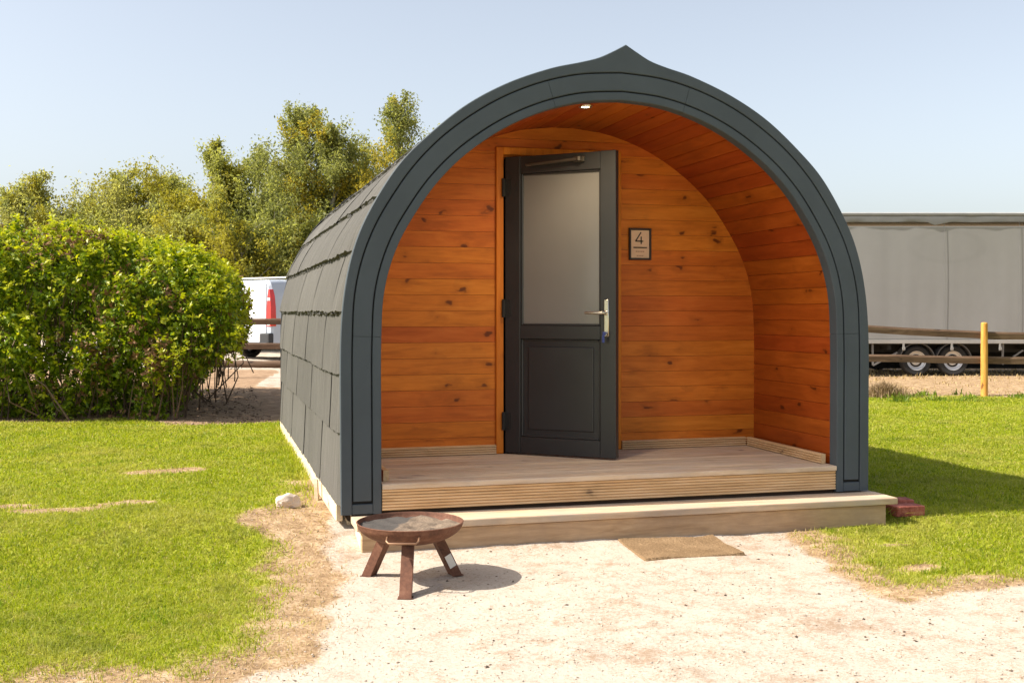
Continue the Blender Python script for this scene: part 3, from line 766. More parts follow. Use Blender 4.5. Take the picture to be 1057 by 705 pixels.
o = bpy.data.objects.new('stone', me); COL.objects.link(o); o.location = (-.21, .62, float(gz(-.21, .62)) + .022); o.rotation_euler = (0, .15, .5); tag(o, 'pale lump of stone lying on dry grass left of the pod', 'stone')
mb = MB(); mb.prism([(-.02, 0), (.012, -.02), (.024, .02), (.022, .115), (-.012, .125), (-.022, .08)], -.01, .01)
o = obj('timber_offcut', mb, W_PALE); o.location = (-.045, .80, float(gz(-.05, .8)) - .004); o.rotation_euler = (rad(-4), rad(9), rad(75)); tag(o, 'short pale timber offcut leaning on the ledge under the shingles', 'offcut')

# ------------------------------------------------------------------ rail fences
def fence(name, label, l0, d, posts, rails, l1, base, post_mat, px=.09, group=None, yaw=0.0):
    w = cw(l0, d); root = thing(name, label, 'fence', (w[0], w[1], base), -YAW + yaw, group)
    for p, h in posts:
        mb = MB(); mb.lathe([(0, -.05), (px / 2, -.05), (px / 2 * .98, h * .6), (px / 2 * .94, h - .012), (px / 2 * .7, h), (0, h + .004)], (p - l0, 0, 0), n=18); obj('post', mb, post_mat, root, smooth=False, off=False, auto=40)
    for (zs_, th, yo) in rails:
        mb = MB()
        for (a, za), (b, zb) in zip(zs_[:-1], zs_[1:]):
            n = 14; pts = []
            for k in range(n + 1):
                tt = k / n; pts.append(Vector((a - l0 + (b - a) * tt, yo + .008 * mnoise.noise(Vector((a + tt * 4, 2, za * 9))), za - base + (zb - za) * tt + .012 * mnoise.noise(Vector((a + tt * 3, za * 7, 5))) - .012 * math.sin(math.pi * tt))))
            V = []
            for p in pts: V += [p + Vector((0, -.016, -th / 2)), p + Vector((0, -.020, th * .25)), p + Vector((0, -.006, th / 2)), p + Vector((0, .018, th / 2 - .01)), p + Vector((0, .018, -th / 2))]
            F = []
            for k in range(n):
                for j in range(5): F.append((k * 5 + j, k * 5 + (j + 1) % 5, (k + 1) * 5 + (j + 1) % 5, (k + 1) * 5 + j))
            F += [(0, 1, 2, 3, 4), tuple(n * 5 + j for j in range(5))]
            mb.add(V, F)
        obj('rail', mb, W_RAIL, root, off=False)
    return root
dR = 14.7; kx = lambda px, d: (px - 528.5) / 1152 * d
kz = lambda py, d: CAMZ - (py - 322) / 1152 * d
pR = kx(1016, dR)
gR = float(gz(*cw(pR, dR)))
fence('rail_fence', 'rail fence with two brown rails and a yellow post before the grey trailer', pR, dR,
      [(pR - 2.5, kz(333, dR) - gR), (pR, kz(333, dR) - gR), (pR + 2.5, kz(335, dR) - gR)],
      [([(pR - 2.5, kz(333.5, dR)), (pR, kz(346.2, dR)), (pR + 2.5, kz(346.5, dR))], .098, .05), ([(pR - 2.5, kz(367, dR)), (pR, kz(371.5, dR)), (pR + 2.5, kz(370, dR))], .098, .05)], 0, gR, W_POST)
dL = 18.0; l0 = kx(262, dL); gL = float(gz(*cw(l0, dL)))
fence('rail_fence', 'dark brown rail fence behind the hedge in front of the white van', l0, dL, [(l0 - 2.3, 1.05), (l0 + 1.35, 1.05)],
      [([(l0 - 2.3, kz(331, dL)), (l0 + 1.35, kz(331, dL))], .10, -.06), ([(l0 - 2.3, kz(357, dL)), (l0 + 1.35, kz(357, dL))], .10, -.06)], 0, gL, W_RAIL)
lw = cw(kx(272, 21.5), 21.5); mb = MB(); pts = [(-2.2 + .2 * k, .02 * math.sin(k), .065 + .006 * math.sin(k * 1.7)) for k in range(23)]
mb.tube(pts, [.075 + .006 * math.sin(k * 2.1) for k in range(23)], 12); o = obj('log', mb, W_RAIL, smooth=False, auto=40); o.location = (lw[0], lw[1], float(gz(*lw))); o.rotation_euler = (0, 0, -YAW); tag(o, 'brown log lying on the gravel below the white van', 'log')

# ------------------------------------------------------------------ wheels
TYRE = P_BLACK; RIMM = m_paint('silver_rim', (.55, .54, .53), .35, .08, .5, .03, 20, .35)
def wheel(root, c, R, wd, axis_rot):
    """axis along local y, outer face at -y"""
    M = Matrix.Rotation(axis_rot, 3, 'X')
    mb = MB(); r0 = R * .62
    mb.lathe([(r0, -wd / 2 + .01), (r0 + .02, -wd / 2), (R * .93, -wd / 2 + .004), (R * .985, -wd / 2 + .02), (R, -wd / 4), (R, wd / 4), (R * .985, wd / 2 - .02), (R * .9, wd / 2), (r0, wd / 2 - .01)], c, M=M, n=40)
    w = obj('wheel', mb, TYRE, root, off=False, auto=40)
    mb = MB(); mb.lathe([(0, wd * .36), (R * .12, wd * .36), (R * .14, wd * .28), (R * .30, wd * .22), (R * .44, wd * .20), (R * .56, wd * .30), (R * .60, wd * .44), (R * .635, wd * .47), (R * .635, wd * .40)], c, M=M, n=40)
    for k in range(5):
        a = 2 * math.pi * k / 5; mb.lathe([(0, .018), (.012, .016), (.012, 0)], Vector(c) + M @ Vector((R * .22 * math.cos(a), R * .22 * math.sin(a), wd * .25)), M=M, n=8)
    rim = obj('rim', mb, RIMM, w, off=False, auto=30)
    mb = MB()
    mb.lathe([(R * .31, wd * .245), (R * .42, wd * .232)], c, M=M, n=40)
    obj('vent_ring', mb, P_DARK, w, off=False, normals=False)
    return w

# ------------------------------------------------------------------ grey curtain-side trailer
dT = 19.2; lT0 = kx(812, dT); LT = 9.4; TW = 2.3
wT = cw(lT0, dT); gT = -.085
tr = thing('box_trailer', 'long grey curtain sided twin axle trailer parked behind the rail fence', 'trailer', (wT[0], wT[1], gT), -YAW)
zT = kz(222, dT) - gT; zB = kz(352, dT) - gT
t = NT('grey_curtain_fabric'); v = t.coords((1, 1, .12)); a = t.noise(v, 1.6, 5, .6); b = t.noise(t.coords((1, 1, 1)), 3.0, 5, .6)
# a faint ghost ring of a removed emblem on the fabric
tc = t.n('TexCoord').outputs['Object']; sx = t.n('SeparateXYZ', {0: tc})
ex = t.math('DIVIDE', t.math('SUBTRACT', sx.outputs[0], kx(978, dT) - lT0), .62); ez = t.math('DIVIDE', t.math('SUBTRACT', sx.outputs[2], kz(255, dT) - gT), .26)
rr = t.math('SQRT', t.math('ADD', t.math('MULTIPLY', ex, ex), t.math('MULTIPLY', ez, ez)))
ring = t.ramp(t.math('ABSOLUTE', t.math('SUBTRACT', rr, 1.0)), [(.0, .5), (.10, .35), (.16, 0.0)])
col = t.mix(t.ramp(t.math('ADD', t.math('MULTIPLY', a, .5), t.math('MULTIPLY', b, .5)), [(.35, 0.0), (.65, 1.0)]), (.238, .234, .230), (.258, .254, .250))
col = t.mix(t.math('MULTIPLY', ring, .30), col, (.19, .186, .182))
CURT = t.fin(col, .55, t.bump(a, .08, .02), Specular_IOR_Level=.35)
V = []; n, m = 240, 24; Fq = []
for j in range(m + 1):
    for i in range(n + 1):
        x = LT * i / n; zz = zB + .03 + (zT - .2 - zB - .03) * j / m; q = j / m
        yy = .006 * mnoise.noise(Vector((x * 1.8, zz * .35, 1))) + .0022 * mnoise.noise(Vector((x * 6, zz * .8, 6))) * (1 - .3 * q) + .022 * math.sin(math.pi * q) * mnoise.noise(Vector((x * .6, .5, 3)))
        V.append((x, yy, zz))
for j in range(m):
    for i in range(n): a_ = j * (n + 1) + i; Fq.append((a_, a_ + 1, a_ + n + 2, a_ + n + 1))
raw_obj('side_curtain', V, Fq, CURT, tr, off=False, smooth=True)
for sxp in (974.5, 1052):
    mb = MB(); xs = kx(sxp, dT) - lT0; mb.box((xs, -.012, (zB + zT) / 2 - .03), (.006, .004, zT - zB - .2)); obj('curtain_seam', mb, m_simple('seam_grey', (.215, .211, .207), .6) if sxp < 1000 else bpy.data.materials['seam_grey'], tr, off=False)
V2 = [(x, TW - y, z) for x, y, z in V]; raw_obj('side_curtain', V2, [f[::-1] for f in Fq], CURT, tr, off=False, smooth=True)
PT_T = m_simple('grey_body_panel', (.17, .165, .158), .45)
mb = MB(); mb.box((LT / 2, TW / 2, zT + .005), (LT + .06, TW + .06, .05), ch=.015); mb.box((.0, TW / 2, (zT + zB) / 2), (.04, TW - .06, zT - zB - .06)); mb.box((LT, TW / 2, (zT + zB) / 2), (.04, TW - .06, zT - zB - .06)); obj('body_shell', mb, PT_T, tr, off=False)
# valance with a scalloped lower edge
V = []; Fq = []; n = 240
for i in range(n + 1):
    x = LT * i / n; sag = .006 * mnoise.noise(Vector((x * 1.7, 8, 2)))
    dip = .055 * max(0, 1 - abs(((x - (kx(964, dT) - lT0)) % 3.1) - 0) / .28) + .055 * max(0, 1 - abs(((x - (kx(964, dT) - lT0)) % 3.1) - 3.1) / .12)
    V += [(x, -.022, zT - .02), (x, -.030 + .01 * mnoise.noise(Vector((x * 3, 1, 7))), zT - .07), (x, -.026 + .014 * mnoise.noise(Vector((x * 3, 4, 7))), zT - .125 - sag - dip)]
for i in range(n):
    for j in range(2): Fq.append((i * 3 + j + 1, i * 3 + 4 + j, i * 3 + 3 + j, i * 3 + j))
raw_obj('valance', V, Fq, m_simple('dark_grey_valance', (.145, .143, .14), .5), tr, off=False, smooth=True)
mb = MB(); mb.box((LT / 2, .02, zT + .034), (LT + .02, .05, .012), ch=.004); obj('roof_rail', mb, m_simple('pale_alloy_rail', (.62, .60, .57), .4), tr, off=False)
mb = MB(); mb.box((LT / 2, .0, zB - .012), (LT, .03, .065), ch=.006); mb.box((LT / 2, TW, zB - .012), (LT, .03, .085)); obj('side_rail', mb, m_simple('alloy_side_rail', (.33, .315, .295), .5), tr, off=False)
for x in np.arange(.35, LT, .83):
    mb = MB(); mb.box((x, -.008, zB - .10), (.035, .014, .13), ch=.003); mb.box((x, -.018, zB - .13), (.05, .012, .05), ch=.003); obj('curtain_buckle', mb, m_simple('buckle_grey', (.26, .25, .235), .5) if x < .4 else bpy.data.materials['buckle_grey'], tr, off=False)
mb = MB(); mb.box((LT / 2, TW / 2, zB - .04), (LT - .1, TW - .1, .05)); mb.box((LT / 2, .55, zB - .14), (LT - .4, .08, .14)); mb.box((LT / 2, TW - .55, zB - .14), (LT - .4, .08, .14))
for x in np.arange(.6, LT, 1.2): mb.box((x, TW / 2, zB - .11), (.06, TW - .2, .09))
mb.box((LT / 2, TW - .3, zB - .22), (LT - .3, .03, .22)); mb.box((LT / 2, TW - .5, zB / 2 - .02), (LT - .5, .03, zB - .12)); obj('chassis_and_added_backing', mb, P_BLACK, tr, off=False)  # last box is a dark sheet added to keep the underside black
RT_ = .262
for px in (948, 986):
    for yy, ar in ((.16, rad(90)), (TW - .16, rad(-90))): wheel(tr, (kx(px, dT) - lT0, yy, RT_), RT_, .17, ar)
for px in (948, 986):
    mb = MB(); c = (kx(px, dT) - lT0, .15, RT_)
    mb.lathe([(RT_ + .035, -.11), (RT_ + .05, -.11), (RT_ + .05, .11), (RT_ + .035, .11), (RT_ + .035, -.11)], c, M=Matrix.Rotation(rad(90), 3, 'X'), n=24, a0=rad(15), a1=rad(165)); obj('mudguard', mb, m_simple('grey_mudguard', (.09, .085, .08), .6) if px == 948 else bpy.data.materials['grey_mudguard'], tr, off=False, normals=True)
DULL = m_simple('dull_galvanised_steel', (.16, .155, .15), .5)
mb = MB(); xa = kx(902, dT) - lT0
mb.bar((xa, .05, zB - .42), (xa + .42, .06, zB - .20), .03, .03); mb.bar((xa, .05, zB - .42), (xa - .01, .05, zB - .04), .03, .03)
obj('corner_steady', mb, DULL, tr, off=False)
mb = MB(); xa = kx(1036, dT) - lT0
mb.bar((xa, .05, zB - .40), (xa + .36, .06, zB - .16), .025, .025); mb.bar((xa, .05, zB - .40), (xa + .01, .05, zB - .02), .03, .03)
obj('corner_steady', mb, DULL, tr, off=False)

# ------------------------------------------------------------------ white van
dV = 24.6; cV = cw(kx(281, dV), dV); gV = float(gz(*cV))
HEAD = rad(52)           # heading, measured in the camera frame (0 = to the right, 90 = away)
van = thing('parked_van', 'white panel van with a tall red tail light parked beyond the hedge', 'van', (cV[0], cV[1], gV), HEAD - YAW)
VAN_SHADE = m_paint('shaded_white_van_paint', (.42, .46, .52), .25, .03, .6, .0, 10)  # white van: blue-grey shade of its unlit side put into the body colour
WHITE = m_paint('white_van_paint', (.78, .78, .79), .22, .03, .6, .0, 10)
VGL = m_simple('van_dark_glass', (.03, .035, .04), .06, Specular_IOR_Level=.8)
VTR = m_simple('van_black_trim', (.025, .025, .027), .6)
HT = kz(288, dV) - gV
# local: x forward, y left; the rear right corner sits at the origin
def vsec(x, zb, zt, hw, r=.16, tum=.07):
    pts = []
    yc = .95
    for (sx, sz) in ((1, 0), (1, 1), (-1, 1), (-1, 0)):
        for k in range(6):
            a = (k / 5) * math.pi / 2
            if sz: 
                aa = a if sx > 0 else math.pi / 2 + a
                pts.append((x, yc + sx * (hw - tum - r) + r * math.cos(aa), zt - r + r * math.sin(aa)))
            else:
                tt = k / 5
                if sx > 0: pts.append((x, yc + hw - tum * max(0, (tt * .9 - .45)) * 2 * .6, zb + (zt - r - zb) * tt * .96))
                else: pts.append((x, yc - hw + tum * max(0, ((1 - tt) * .9 - .45)) * 2 * .6, zb + (zt - r - zb) * (1 - tt) * .96))
    return pts
secs = [vsec(.0, .42, HT - .10, .90, .12), vsec(.05, .36, HT - .02, .945), vsec(.35, .30, HT, .95), vsec(3.1, .30, HT, .95), vsec(3.55, .30, HT - .10, .95), vsec(4.15, .30, 1.16, .94, .12), vsec(4.75, .30, .98, .90, .12), vsec(4.95, .38, .80, .82, .10)]
mb = MB(); V = [p for s_ in secs for p in s_]; K = len(secs[0]); F = []
for i in range(len(secs) - 1):
    for j in range(K): F.append((i * K + j, i * K + (j + 1) % K, (i + 1) * K + (j + 1) % K, (i + 1) * K + j))
F += [tuple(range(K))[::-1], tuple((len(secs) - 1) * K + j for j in range(K))]
mb.add(V, F); body = obj('body', mb, VAN_SHADE, van, off=False, auto=38)
def vbox(name, c, s_, mat, par=van, ch=.01):
    mb = MB(); mb.box(c, s_, ch=ch); return obj(name, mb, mat, par, off=False)
vbox('rear_bumper', (-.03, .95, .49), (.16, 1.30, .24), WHITE, ch=.03); vbox('bumper_corner', (-.025, .15, .49), (.15, .29, .238), VTR, ch=.03); vbox('bumper_corner', (-.025, 1.75, .49), (.15, .29, .238), VTR, ch=.03); vbox('bumper_pad', (-.06, .95, .36), (.12, 1.80, .10), VTR, ch=.02); vbox('side_moulding', (2.4, -.004, .62), (4.2, .02, .10), VTR)
vbox('sill', (2.4, .06, .33), (4.3, .10, .14), VTR)
# tail lights wrap the rear corners
for y in (.045, 1.855):
    s_ = 1 if y < 1 else -1
    mb = MB(); V = []; prof = [(0.80, .0), (1.00, .0), (1.25, .005), (1.5, .02), (1.66, .045)]
    for z, inn in prof:
        V += [(-.012, y + s_ * (.135 - inn * 1.4), z * HT / 1.9), (-.02, y + s_ * (-.02 + inn), z * HT / 1.9), (.10 - inn, y - s_ * (.058 - inn), z * HT / 1.9), (.10 - inn, y + s_ * .05, z * HT / 1.9)]
    F = []
    for i in range(len(prof) - 1):
        for j in range(4): F.append((i * 4 + j, i * 4 + (j + 1) % 4, (i + 1) * 4 + (j + 1) % 4, (i + 1) * 4 + j))
    F += [(0, 1, 2, 3), tuple((len(prof) - 1) * 4 + j for j in range(4))[::-1]]
    mb.add(V, F); tl = obj('tail_light', mb, m_simple('red_lens', (.55, .02, .015), .15, Specular_IOR_Level=.7) if y < 1 else bpy.data.materials['red_lens'], van, off=False, auto=50)
    if y < 1: m_simple('clear_lens', (.75, .72, .70), .15)
    for dy, zc, h_ in ((.05, 1.43, .06), (.055, .88, .11)):
        mb = MB(); mb.box((-.022, y + s_ * dy, zc * HT / 1.9), (.012, .10, h_)); obj('clear_lens', mb, bpy.data.materials['clear_lens'], tl, off=False)
for y0, y1 in ((.20, .935), (.965, 1.70)):
    dv = vbox('rear_door', (-.008, (y0 + y1) / 2, 1.12), (.022, y1 - y0, 1.18), WHITE, ch=.008); vbox('handle', (-.026, .95 + (.06 if y0 > .5 else -.06), 1.0), (.02, .05, .12), VTR, dv, .004)
vbox('number_plate', (-.117, .95, .52), (.008, .50, .11), m_simple('plate_white', (.72, .70, .62), .5), ch=.002)
vbox('roof_bar', (.55, .95, HT + .05), (.05, 1.70, .035), m_simple('pale_roof_bar', (.72, .66, .55), .5)); vbox('roof_bar', (2.3, .95, HT + .05), (.05, 1.70, .035), bpy.data.materials['pale_roof_bar'])
for y in (-.002, 1.902):
    vbox('side_window', (3.35, y, 1.38), (.75, .012, .40), VGL, ch=.005); vbox('door_handle', (2.9, y, 1.05), (.14, .03, .03), VTR)
for x in (.85, 3.95):
    for y, ar in ((.09, rad(90)), (1.81, rad(-90))): wheel(van, (x, y, .31), .31, .2, ar)

# ------------------------------------------------------------------ leaves
def leaf_mesh(P, N, T, L, Wd, fold=.25):
    """P base points, N normals, T directions (n,3); L,Wd arrays -> folded leaf, two quads each"""
    n = len(P); T = T / np.linalg.norm(T, axis=1)[:, None]; S = np.cross(T, N); S /= np.linalg.norm(S, axis=1)[:, None] + 1e-9; N = np.cross(S, T)
    L = L[:, None]; W = Wd[:, None]
    a = P; m1 = P + T * L * .5 + N * 0; tipp = P + T * L - N * L * .12
    l1 = P + T * L * .45 + S * W + N * W * fold; r1 = P + T * L * .45 - S * W + N * W * fold
    V = np.stack([a, l1, tipp, r1, m1], 1).reshape(-1, 3)
    b = (np.arange(n) * 5)[:, None]
    F = np.concatenate([b + [0, 4, 2, 1], b + [0, 3, 2, 4]], 1).reshape(-1, 4)
    return V, F
def unit(a): return a / (np.linalg.norm(a, axis=-1, keepdims=True) + 1e-9)

# hedge: a long clipped shrub, in the frame (lateral, depth)
def hedge_sdf(l, d, z):
    lo = np.array([-9.0, 10.75, -.35]); hi = np.array([-2.98, 15.1, 1.78])
    hl_ = -.234 * np.asarray(d) - .16
    topz = 1.52 + .30 * sstep(-2.9, -4.7, l) + .05 * wob(l, d, 0, 1.6, 3)
    under = .55 * sstep(.85, .05, z)                 # the base draws in
    cx = (lo[0] + hl_ - under) / 2; hx = (hl_ - under - lo[0]) / 2; cy = (lo[1] + under * .5 + hi[1]) / 2; hy = (hi[1] - lo[1] - under * .5) / 2
    cz = (lo[2] + topz) / 2; hz = (topz - lo[2]) / 2; r = .5
    qx = np.abs(l - cx) - (hx - r); qy = np.abs(d - cy) - (hy - r); qz = np.abs(z - cz) - (hz - r)
    s = np.sqrt(np.maximum(qx, 0) ** 2 + np.maximum(qy, 0) ** 2 + np.maximum(qz, 0) ** 2) + np.minimum(np.maximum(qx, np.maximum(qy, qz)), 0) - r
    return s + .13 * wob(l, d, z, 2.2, 1) + .10 * wob(l, d, z, 6.5, 2)
def hedge_points(n, lo, hi, keep_low=1.0):
    out = []
    while sum(map(len, out)) < n:
        q = rng.random((n * 6, 3)) * [6.0, 5.4, 2.3] + [-8.3, 10.1, -.1]
        s = hedge_sdf(*q.T); k = (s > lo) & (s < hi)
        front = (q[:, 1] < 13.0) | (q[:, 2] > 1.1) | (q[:, 0] > -3.9); k &= front
        low = sstep(.05, .75, q[:, 2] + .18 * wob(q[:, 0], q[:, 1], 0, 3, 4)); k &= rng.random(len(q)) < (keep_low + (1 - keep_low) * low)
        k &= rng.random(len(q)) < np.clip(.50 + 1.4 * wob(*q.T, 3.0, 9), .10, 1)
        out.append(q[k])
    return np.concatenate(out)[:n]
def grad(q, e=.03):
    return unit(np.stack([(hedge_sdf(*(q + np.eye(3)[i] * e).T) - hedge_sdf(*(q - np.eye(3)[i] * e).T)) for i in range(3)], 1))
def to_world(q): return np.concatenate([CAM + q[:, :1] * RT + q[:, 1:2] * FW, q[:, 2:]], 1)
def dir_world(v): return np.concatenate([v[:, :1] * RT + v[:, 1:2] * FW, v[:, 2:]], 1)
hb = cw(-5.2, 12.5)
hedge = thing('hedge', 'broad leafy green hedge with brown twigs showing at its base', 'hedge', (hb[0], hb[1], -.06))
LEAF_H = m_leaf('hedge_leaf', [(.075, .135, .006), (.14, .225, .008), (.24, .33, .010), (.34, .40, .013), (.10, .175, .008)], .45, .45, .35)
LEAF_SUNLIT = m_leaf('hedge_leaf_sunlit', [(.42, .46, .012), (.52, .51, .020), (.36, .42, .012)], .48, .4, .4)  # yellow-green leaf brightened to carry the sunlight on the hedge top
LEAF_DRY = m_leaf('hedge_leaf_dry', [(.26, .14, .07), (.19, .10, .06), (.34, .22, .10)], .2, .7, .15)
def rosettes(c, nper, Lm, mat, name, up=.5):
    nrm = grad(c); ax = unit(nrm + np.array([0, 0, up]) + rng.normal(0, .35, c.shape))
    P = np.repeat(c, nper, 0); A = np.repeat(ax, nper, 0); r = unit(np.cross(A, rng.normal(0, 1, P.shape)))
    T = unit(A * rng.uniform(.1, .9, (len(P), 1)) + r * 1.0); N = unit(A + .5 * rng.normal(0, 1, P.shape))
    P = P - A * rng.uniform(0, .07, (len(P), 1)); L = Lm * rng.uniform(.5, 1.2, len(P)) * np.repeat(rng.uniform(.75, 1.15, len(c)), nper); 
    V, F = leaf_mesh(to_world(P), dir_world(N), dir_world(T), L, L * rng.uniform(.22, .30, len(P)))
    return raw_obj(name, V, F, mat, hedge)
rosettes(hedge_points(17500, -.20, .05, .55), 6, .055, LEAF_H, 'foliage')
rosettes(hedge_points(13000, -.95, -.15, .95), 6, .072, LEAF_H, 'inner_foliage', .2)
q = hedge_points(15000, -.07, .09, .0); nz = grad(q)[:, 2]; q = q[(rng.random(len(q)) < np.clip(.25 + .8 * nz, .12, 1))][:8200]; rosettes(q, 6, .056, LEAF_SUNLIT, 'sunlit_shoots', .8)  # thickest on upward faces, where the sunlit tone is painted in
q = hedge_points(2600, .03, .17, .0); q = q[(q[:, 2] > 1.2) | (q[:, 0] > -3.9)]; q = q[wob(*q.T, 4.5, 31) > .1]; rosettes(q, 6, .058, LEAF_SUNLIT, 'top_shoots', 1.2)
q = hedge_points(9000, -.20, .04, .5); q = q[wob(*q.T, 1.7, 12) > .02][:3000]; rosettes(q, 5, .052, LEAF_DRY, 'dry_foliage', .2)
q = hedge_points(7000, -.03, .10, .2); q = q[wob(*q.T, 1.3, 44) > .34][:1100]; rosettes(q, 7, .050, LEAF_DRY, 'withered_foliage', .7)
mb = MB(); q = hedge_points(900, -.65, -.02, 1.0)
for p in q:
    a = np.array([p[0] + rng.normal(0, .10) - .15, p[1] + .25 + rng.normal(0, .15), max(-.06, p[2] - rng.uniform(.35, .9))]); pts = to_world(np.array([a, (a + p) / 2 + rng.normal(0, .035, 3), p])); mb.tube(pts, [.009, .006, .003], 4, False)
for k in range(110):
    l = rng.uniform(-7.5, -3.3); d = rng.uniform(10.9, 13.8); a = np.array([l, d, -.07]); b = a + [rng.normal(0, .38), rng.normal(-.05, .25), rng.uniform(.4, 1.0)]
    mb.tube(to_world(np.array([a, (a + b) / 2 + rng.normal(0, .11, 3), b])), [.010, .007, .003], 5, False)
obj('stems', mb, m_bark('hedge_twig', (.07, .042, .026), (.22, .15, .10)), hedge, normals=False)

# ------------------------------------------------------------------ trees
BARK = m_bark('tree_bark', (.16, .14, .11), (.38, .34, .29))
TL = {'willow': m_leaf('willow_leaf', [(.25, .265, .085), (.34, .35, .115), (.44, .44, .155), (.29, .305, .095)], .68, .6, .2),  # tree leaf colours lightened to stand in for distance haze
      'sun': m_leaf('yellow_green_leaf', [(.30, .275, .030), (.38, .34, .04), (.44, .385, .06)], .5, .6, .2),
      'dark': m_leaf('dark_leaf', [(.19, .215, .07), (.25, .27, .085), (.32, .335, .11)], .45, .6, .2),
      'poplar': m_leaf('poplar_leaf', [(.20, .225, .08), (.28, .295, .10), (.37, .365, .13)], .62, .5, .3),
      'pale': m_leaf('pale_willow_leaf', [(.30, .295, .11), (.40, .385, .14), (.50, .475, .19)], .7, .6, .2),
      'autumn': m_leaf('autumn_leaf', [(.60, .47, .05), (.52, .42, .06), (.42, .37, .07)], .5, .6, .2)}
def tree(name, label, px, ytop, wpx, d, mix, seed, n_leaf=17000, low=.10, cone=0.0, stems=3, droop=.2, group='trees beyond the parked van'):
    r = np.random.default_rng(seed); l = kx(px, d); w = cw(l, d); g0 = float(gz(*w)); H = kz(ytop, d) - g0; RW = wpx / 1152 * d / 2 * (1.38 if cone else 1.62); n_leaf = int(n_leaf * 2.7)
    root = thing(name, label, 'tree', (w[0], w[1], g0), 0, group)
    trunk = MB(); limbs = MB(); C = []; A = []; G = []
    for s in range(stems):
        a0 = r.uniform(0, 6.28); lean = RW * (.42 if stems > 1 else .05) * (.5 + r.random()); hs = H * (1.0 if s == 0 else r.uniform(.78, .95)); 
        if s == 0: lean *= .35
        K = 9; path = []
        for k in range(K + 1):
            t_ = k / K; path.append(np.array([math.cos(a0) * lean * t_ ** .8 + r.normal(0, .05) * t_ * RW, math.sin(a0) * lean * t_ ** .8 + r.normal(0, .05) * t_ * RW, -.08 + hs * .965 * t_]))
        rad0 = .02 * H * (1 if stems == 1 else .72)
        trunk.tube([p + [w[0], w[1], g0] for p in path], [rad0 * (1 - .93 * k / K) + .008 for k in range(K + 1)], 7, False)
        nl = int(30 / stems) + 12 if stems > 1 else 70
        for j in range(nl):
            t_ = low + (1 - low) * ((j + r.random()) / nl); f = t_ * K; i = min(int(f), K - 1); p0 = path[i] + (path[i + 1] - path[i]) * (f - i)
            prof = math.sin(math.pi * min(1, .20 + .80 * t_) ** .8) ** .7 if not cone else max(.02, 1.0 - t_) ** .75
            Lb = RW * ((.30 if t_ < .8 else .16) + .85 * prof if not cone else .10 + 1.12 * prof) * r.uniform(.55, 1.15) * (1 if stems == 1 else .72); az = r.uniform(0, 6.28); el = rad(r.uniform(20, 58) + 24 * max(0, t_ - .6) / .4) if not cone else rad(r.uniform(25, 55))
            dv = np.array([math.cos(az) * math.cos(el), math.sin(az) * math.cos(el), math.sin(el)])
            pe = p0 + dv * Lb; pm = p0 + dv * Lb * .5 + [0, 0, -.03 * Lb]
            limbs.tube([q + [w[0], w[1], g0] for q in (p0, pm, pe)], [.010 * H * .5 * (1 - t_ * .7) + .006, .012, .005], 5, False)
            gcol = r.choice(len(mix), p=[m[1] for m in mix])
            for _ in range(8):
                u = r.uniform(.25, 1.05); q0 = p0 + dv * Lb * u; tw = unit(dv * .6 + r.normal(0, .50, 3) + [0, 0, .45 - droop]); q1 = q0 + tw * Lb * r.uniform(.25, .65)
                C.append((q0, q1)); G.append(gcol)
            # top of the stem
        for _ in range(6):
            q0 = path[-2]; q1 = path[-1] + r.normal(0, .07, 3) * [RW, RW, 1.2] + [0, 0, .12]; C.append((q0, q1)); G.append(r.choice(len(mix), p=[m[1] for m in mix]))
    obj('trunk', trunk, BARK, root, normals=False); obj('crown_limbs', limbs, BARK, root, normals=False)
    C = np.array(C); G = np.array(G); pl = np.linalg.norm(C[:, 1] - C[:, 0], axis=1); pl /= np.median(pl); sel = r.choice(len(C), n_leaf, p=pl / pl.sum()); u = r.random((n_leaf, 1)) ** .8
    P = C[sel, 0] * (1 - u) + C[sel, 1] * u + np.clip(r.normal(0, 1, (n_leaf, 3)), -1.45, 1.45) * np.where(r.random((n_leaf, 1)) < .72, .05 + .018 * RW, .09 + .042 * RW) * np.clip(pl[sel], .35, 1.15)[:, None]; P[:, 2] -= droop * r.random(n_leaf) ** 2
    P = np.where((P[:, 2] < .15)[:, None], P + [0, 0, .4], P)
    T = unit(r.normal(0, 1, P.shape) + [0, 0, -droop * 2]); N = unit(r.normal(0, 1, P.shape) + [0, 0, .8]); L = r.uniform(.065, .125, n_leaf)
    P += [w[0], w[1], g0]
    crown = None
    for gi, (mname, _) in enumerate(mix):
        k = G[sel] == gi
        if k.sum() < 20: continue
        V, F = leaf_mesh(P[k], N[k], T[k], L[k], L[k] * .24, .15); raw_obj('crown', V, F, TL[mname], root)
    return root
W8 = [('willow', .50), ('sun', .24), ('pale', .20), ('dark', .06)]
tree('willow_tree', 'airy olive green tree with ragged crown, farthest along the hedge from the pod', 55, 179, 92, 35, W8, 1)
tree('willow_tree', 'rounded olive tree between the farthest airy tree and the taller domed tree', 128, 170, 112, 36, W8, 2, 20000)
tree('willow_tree', 'taller yellow green tree with narrow domed top above the middle of the hedge', 212, 142, 92, 34, [('willow', .5), ('sun', .42), ('dark', .08)], 3, 22000)
tree('willow_tree', 'pale thin crowned tree between the domed tree and the tall poplar', 262, 150, 74, 38, [('willow', .6), ('pale', .4)], 4, 15000)
tree('poplar_tree', 'tall dark green poplar with pointed top, above the white van', 312, 106, 132, 35, [('poplar', .86), ('pale', .10), ('autumn', .04)], 5, 22000, .08, .8, 1, .1)
tree('poplar_tree', 'slender poplar with yellowing autumn leaves beside the tall dark poplar', 346, 124, 104, 34, [('poplar', .58), ('autumn', .24), ('willow', .18)], 6, 17000, .08, .8, 1, .1)
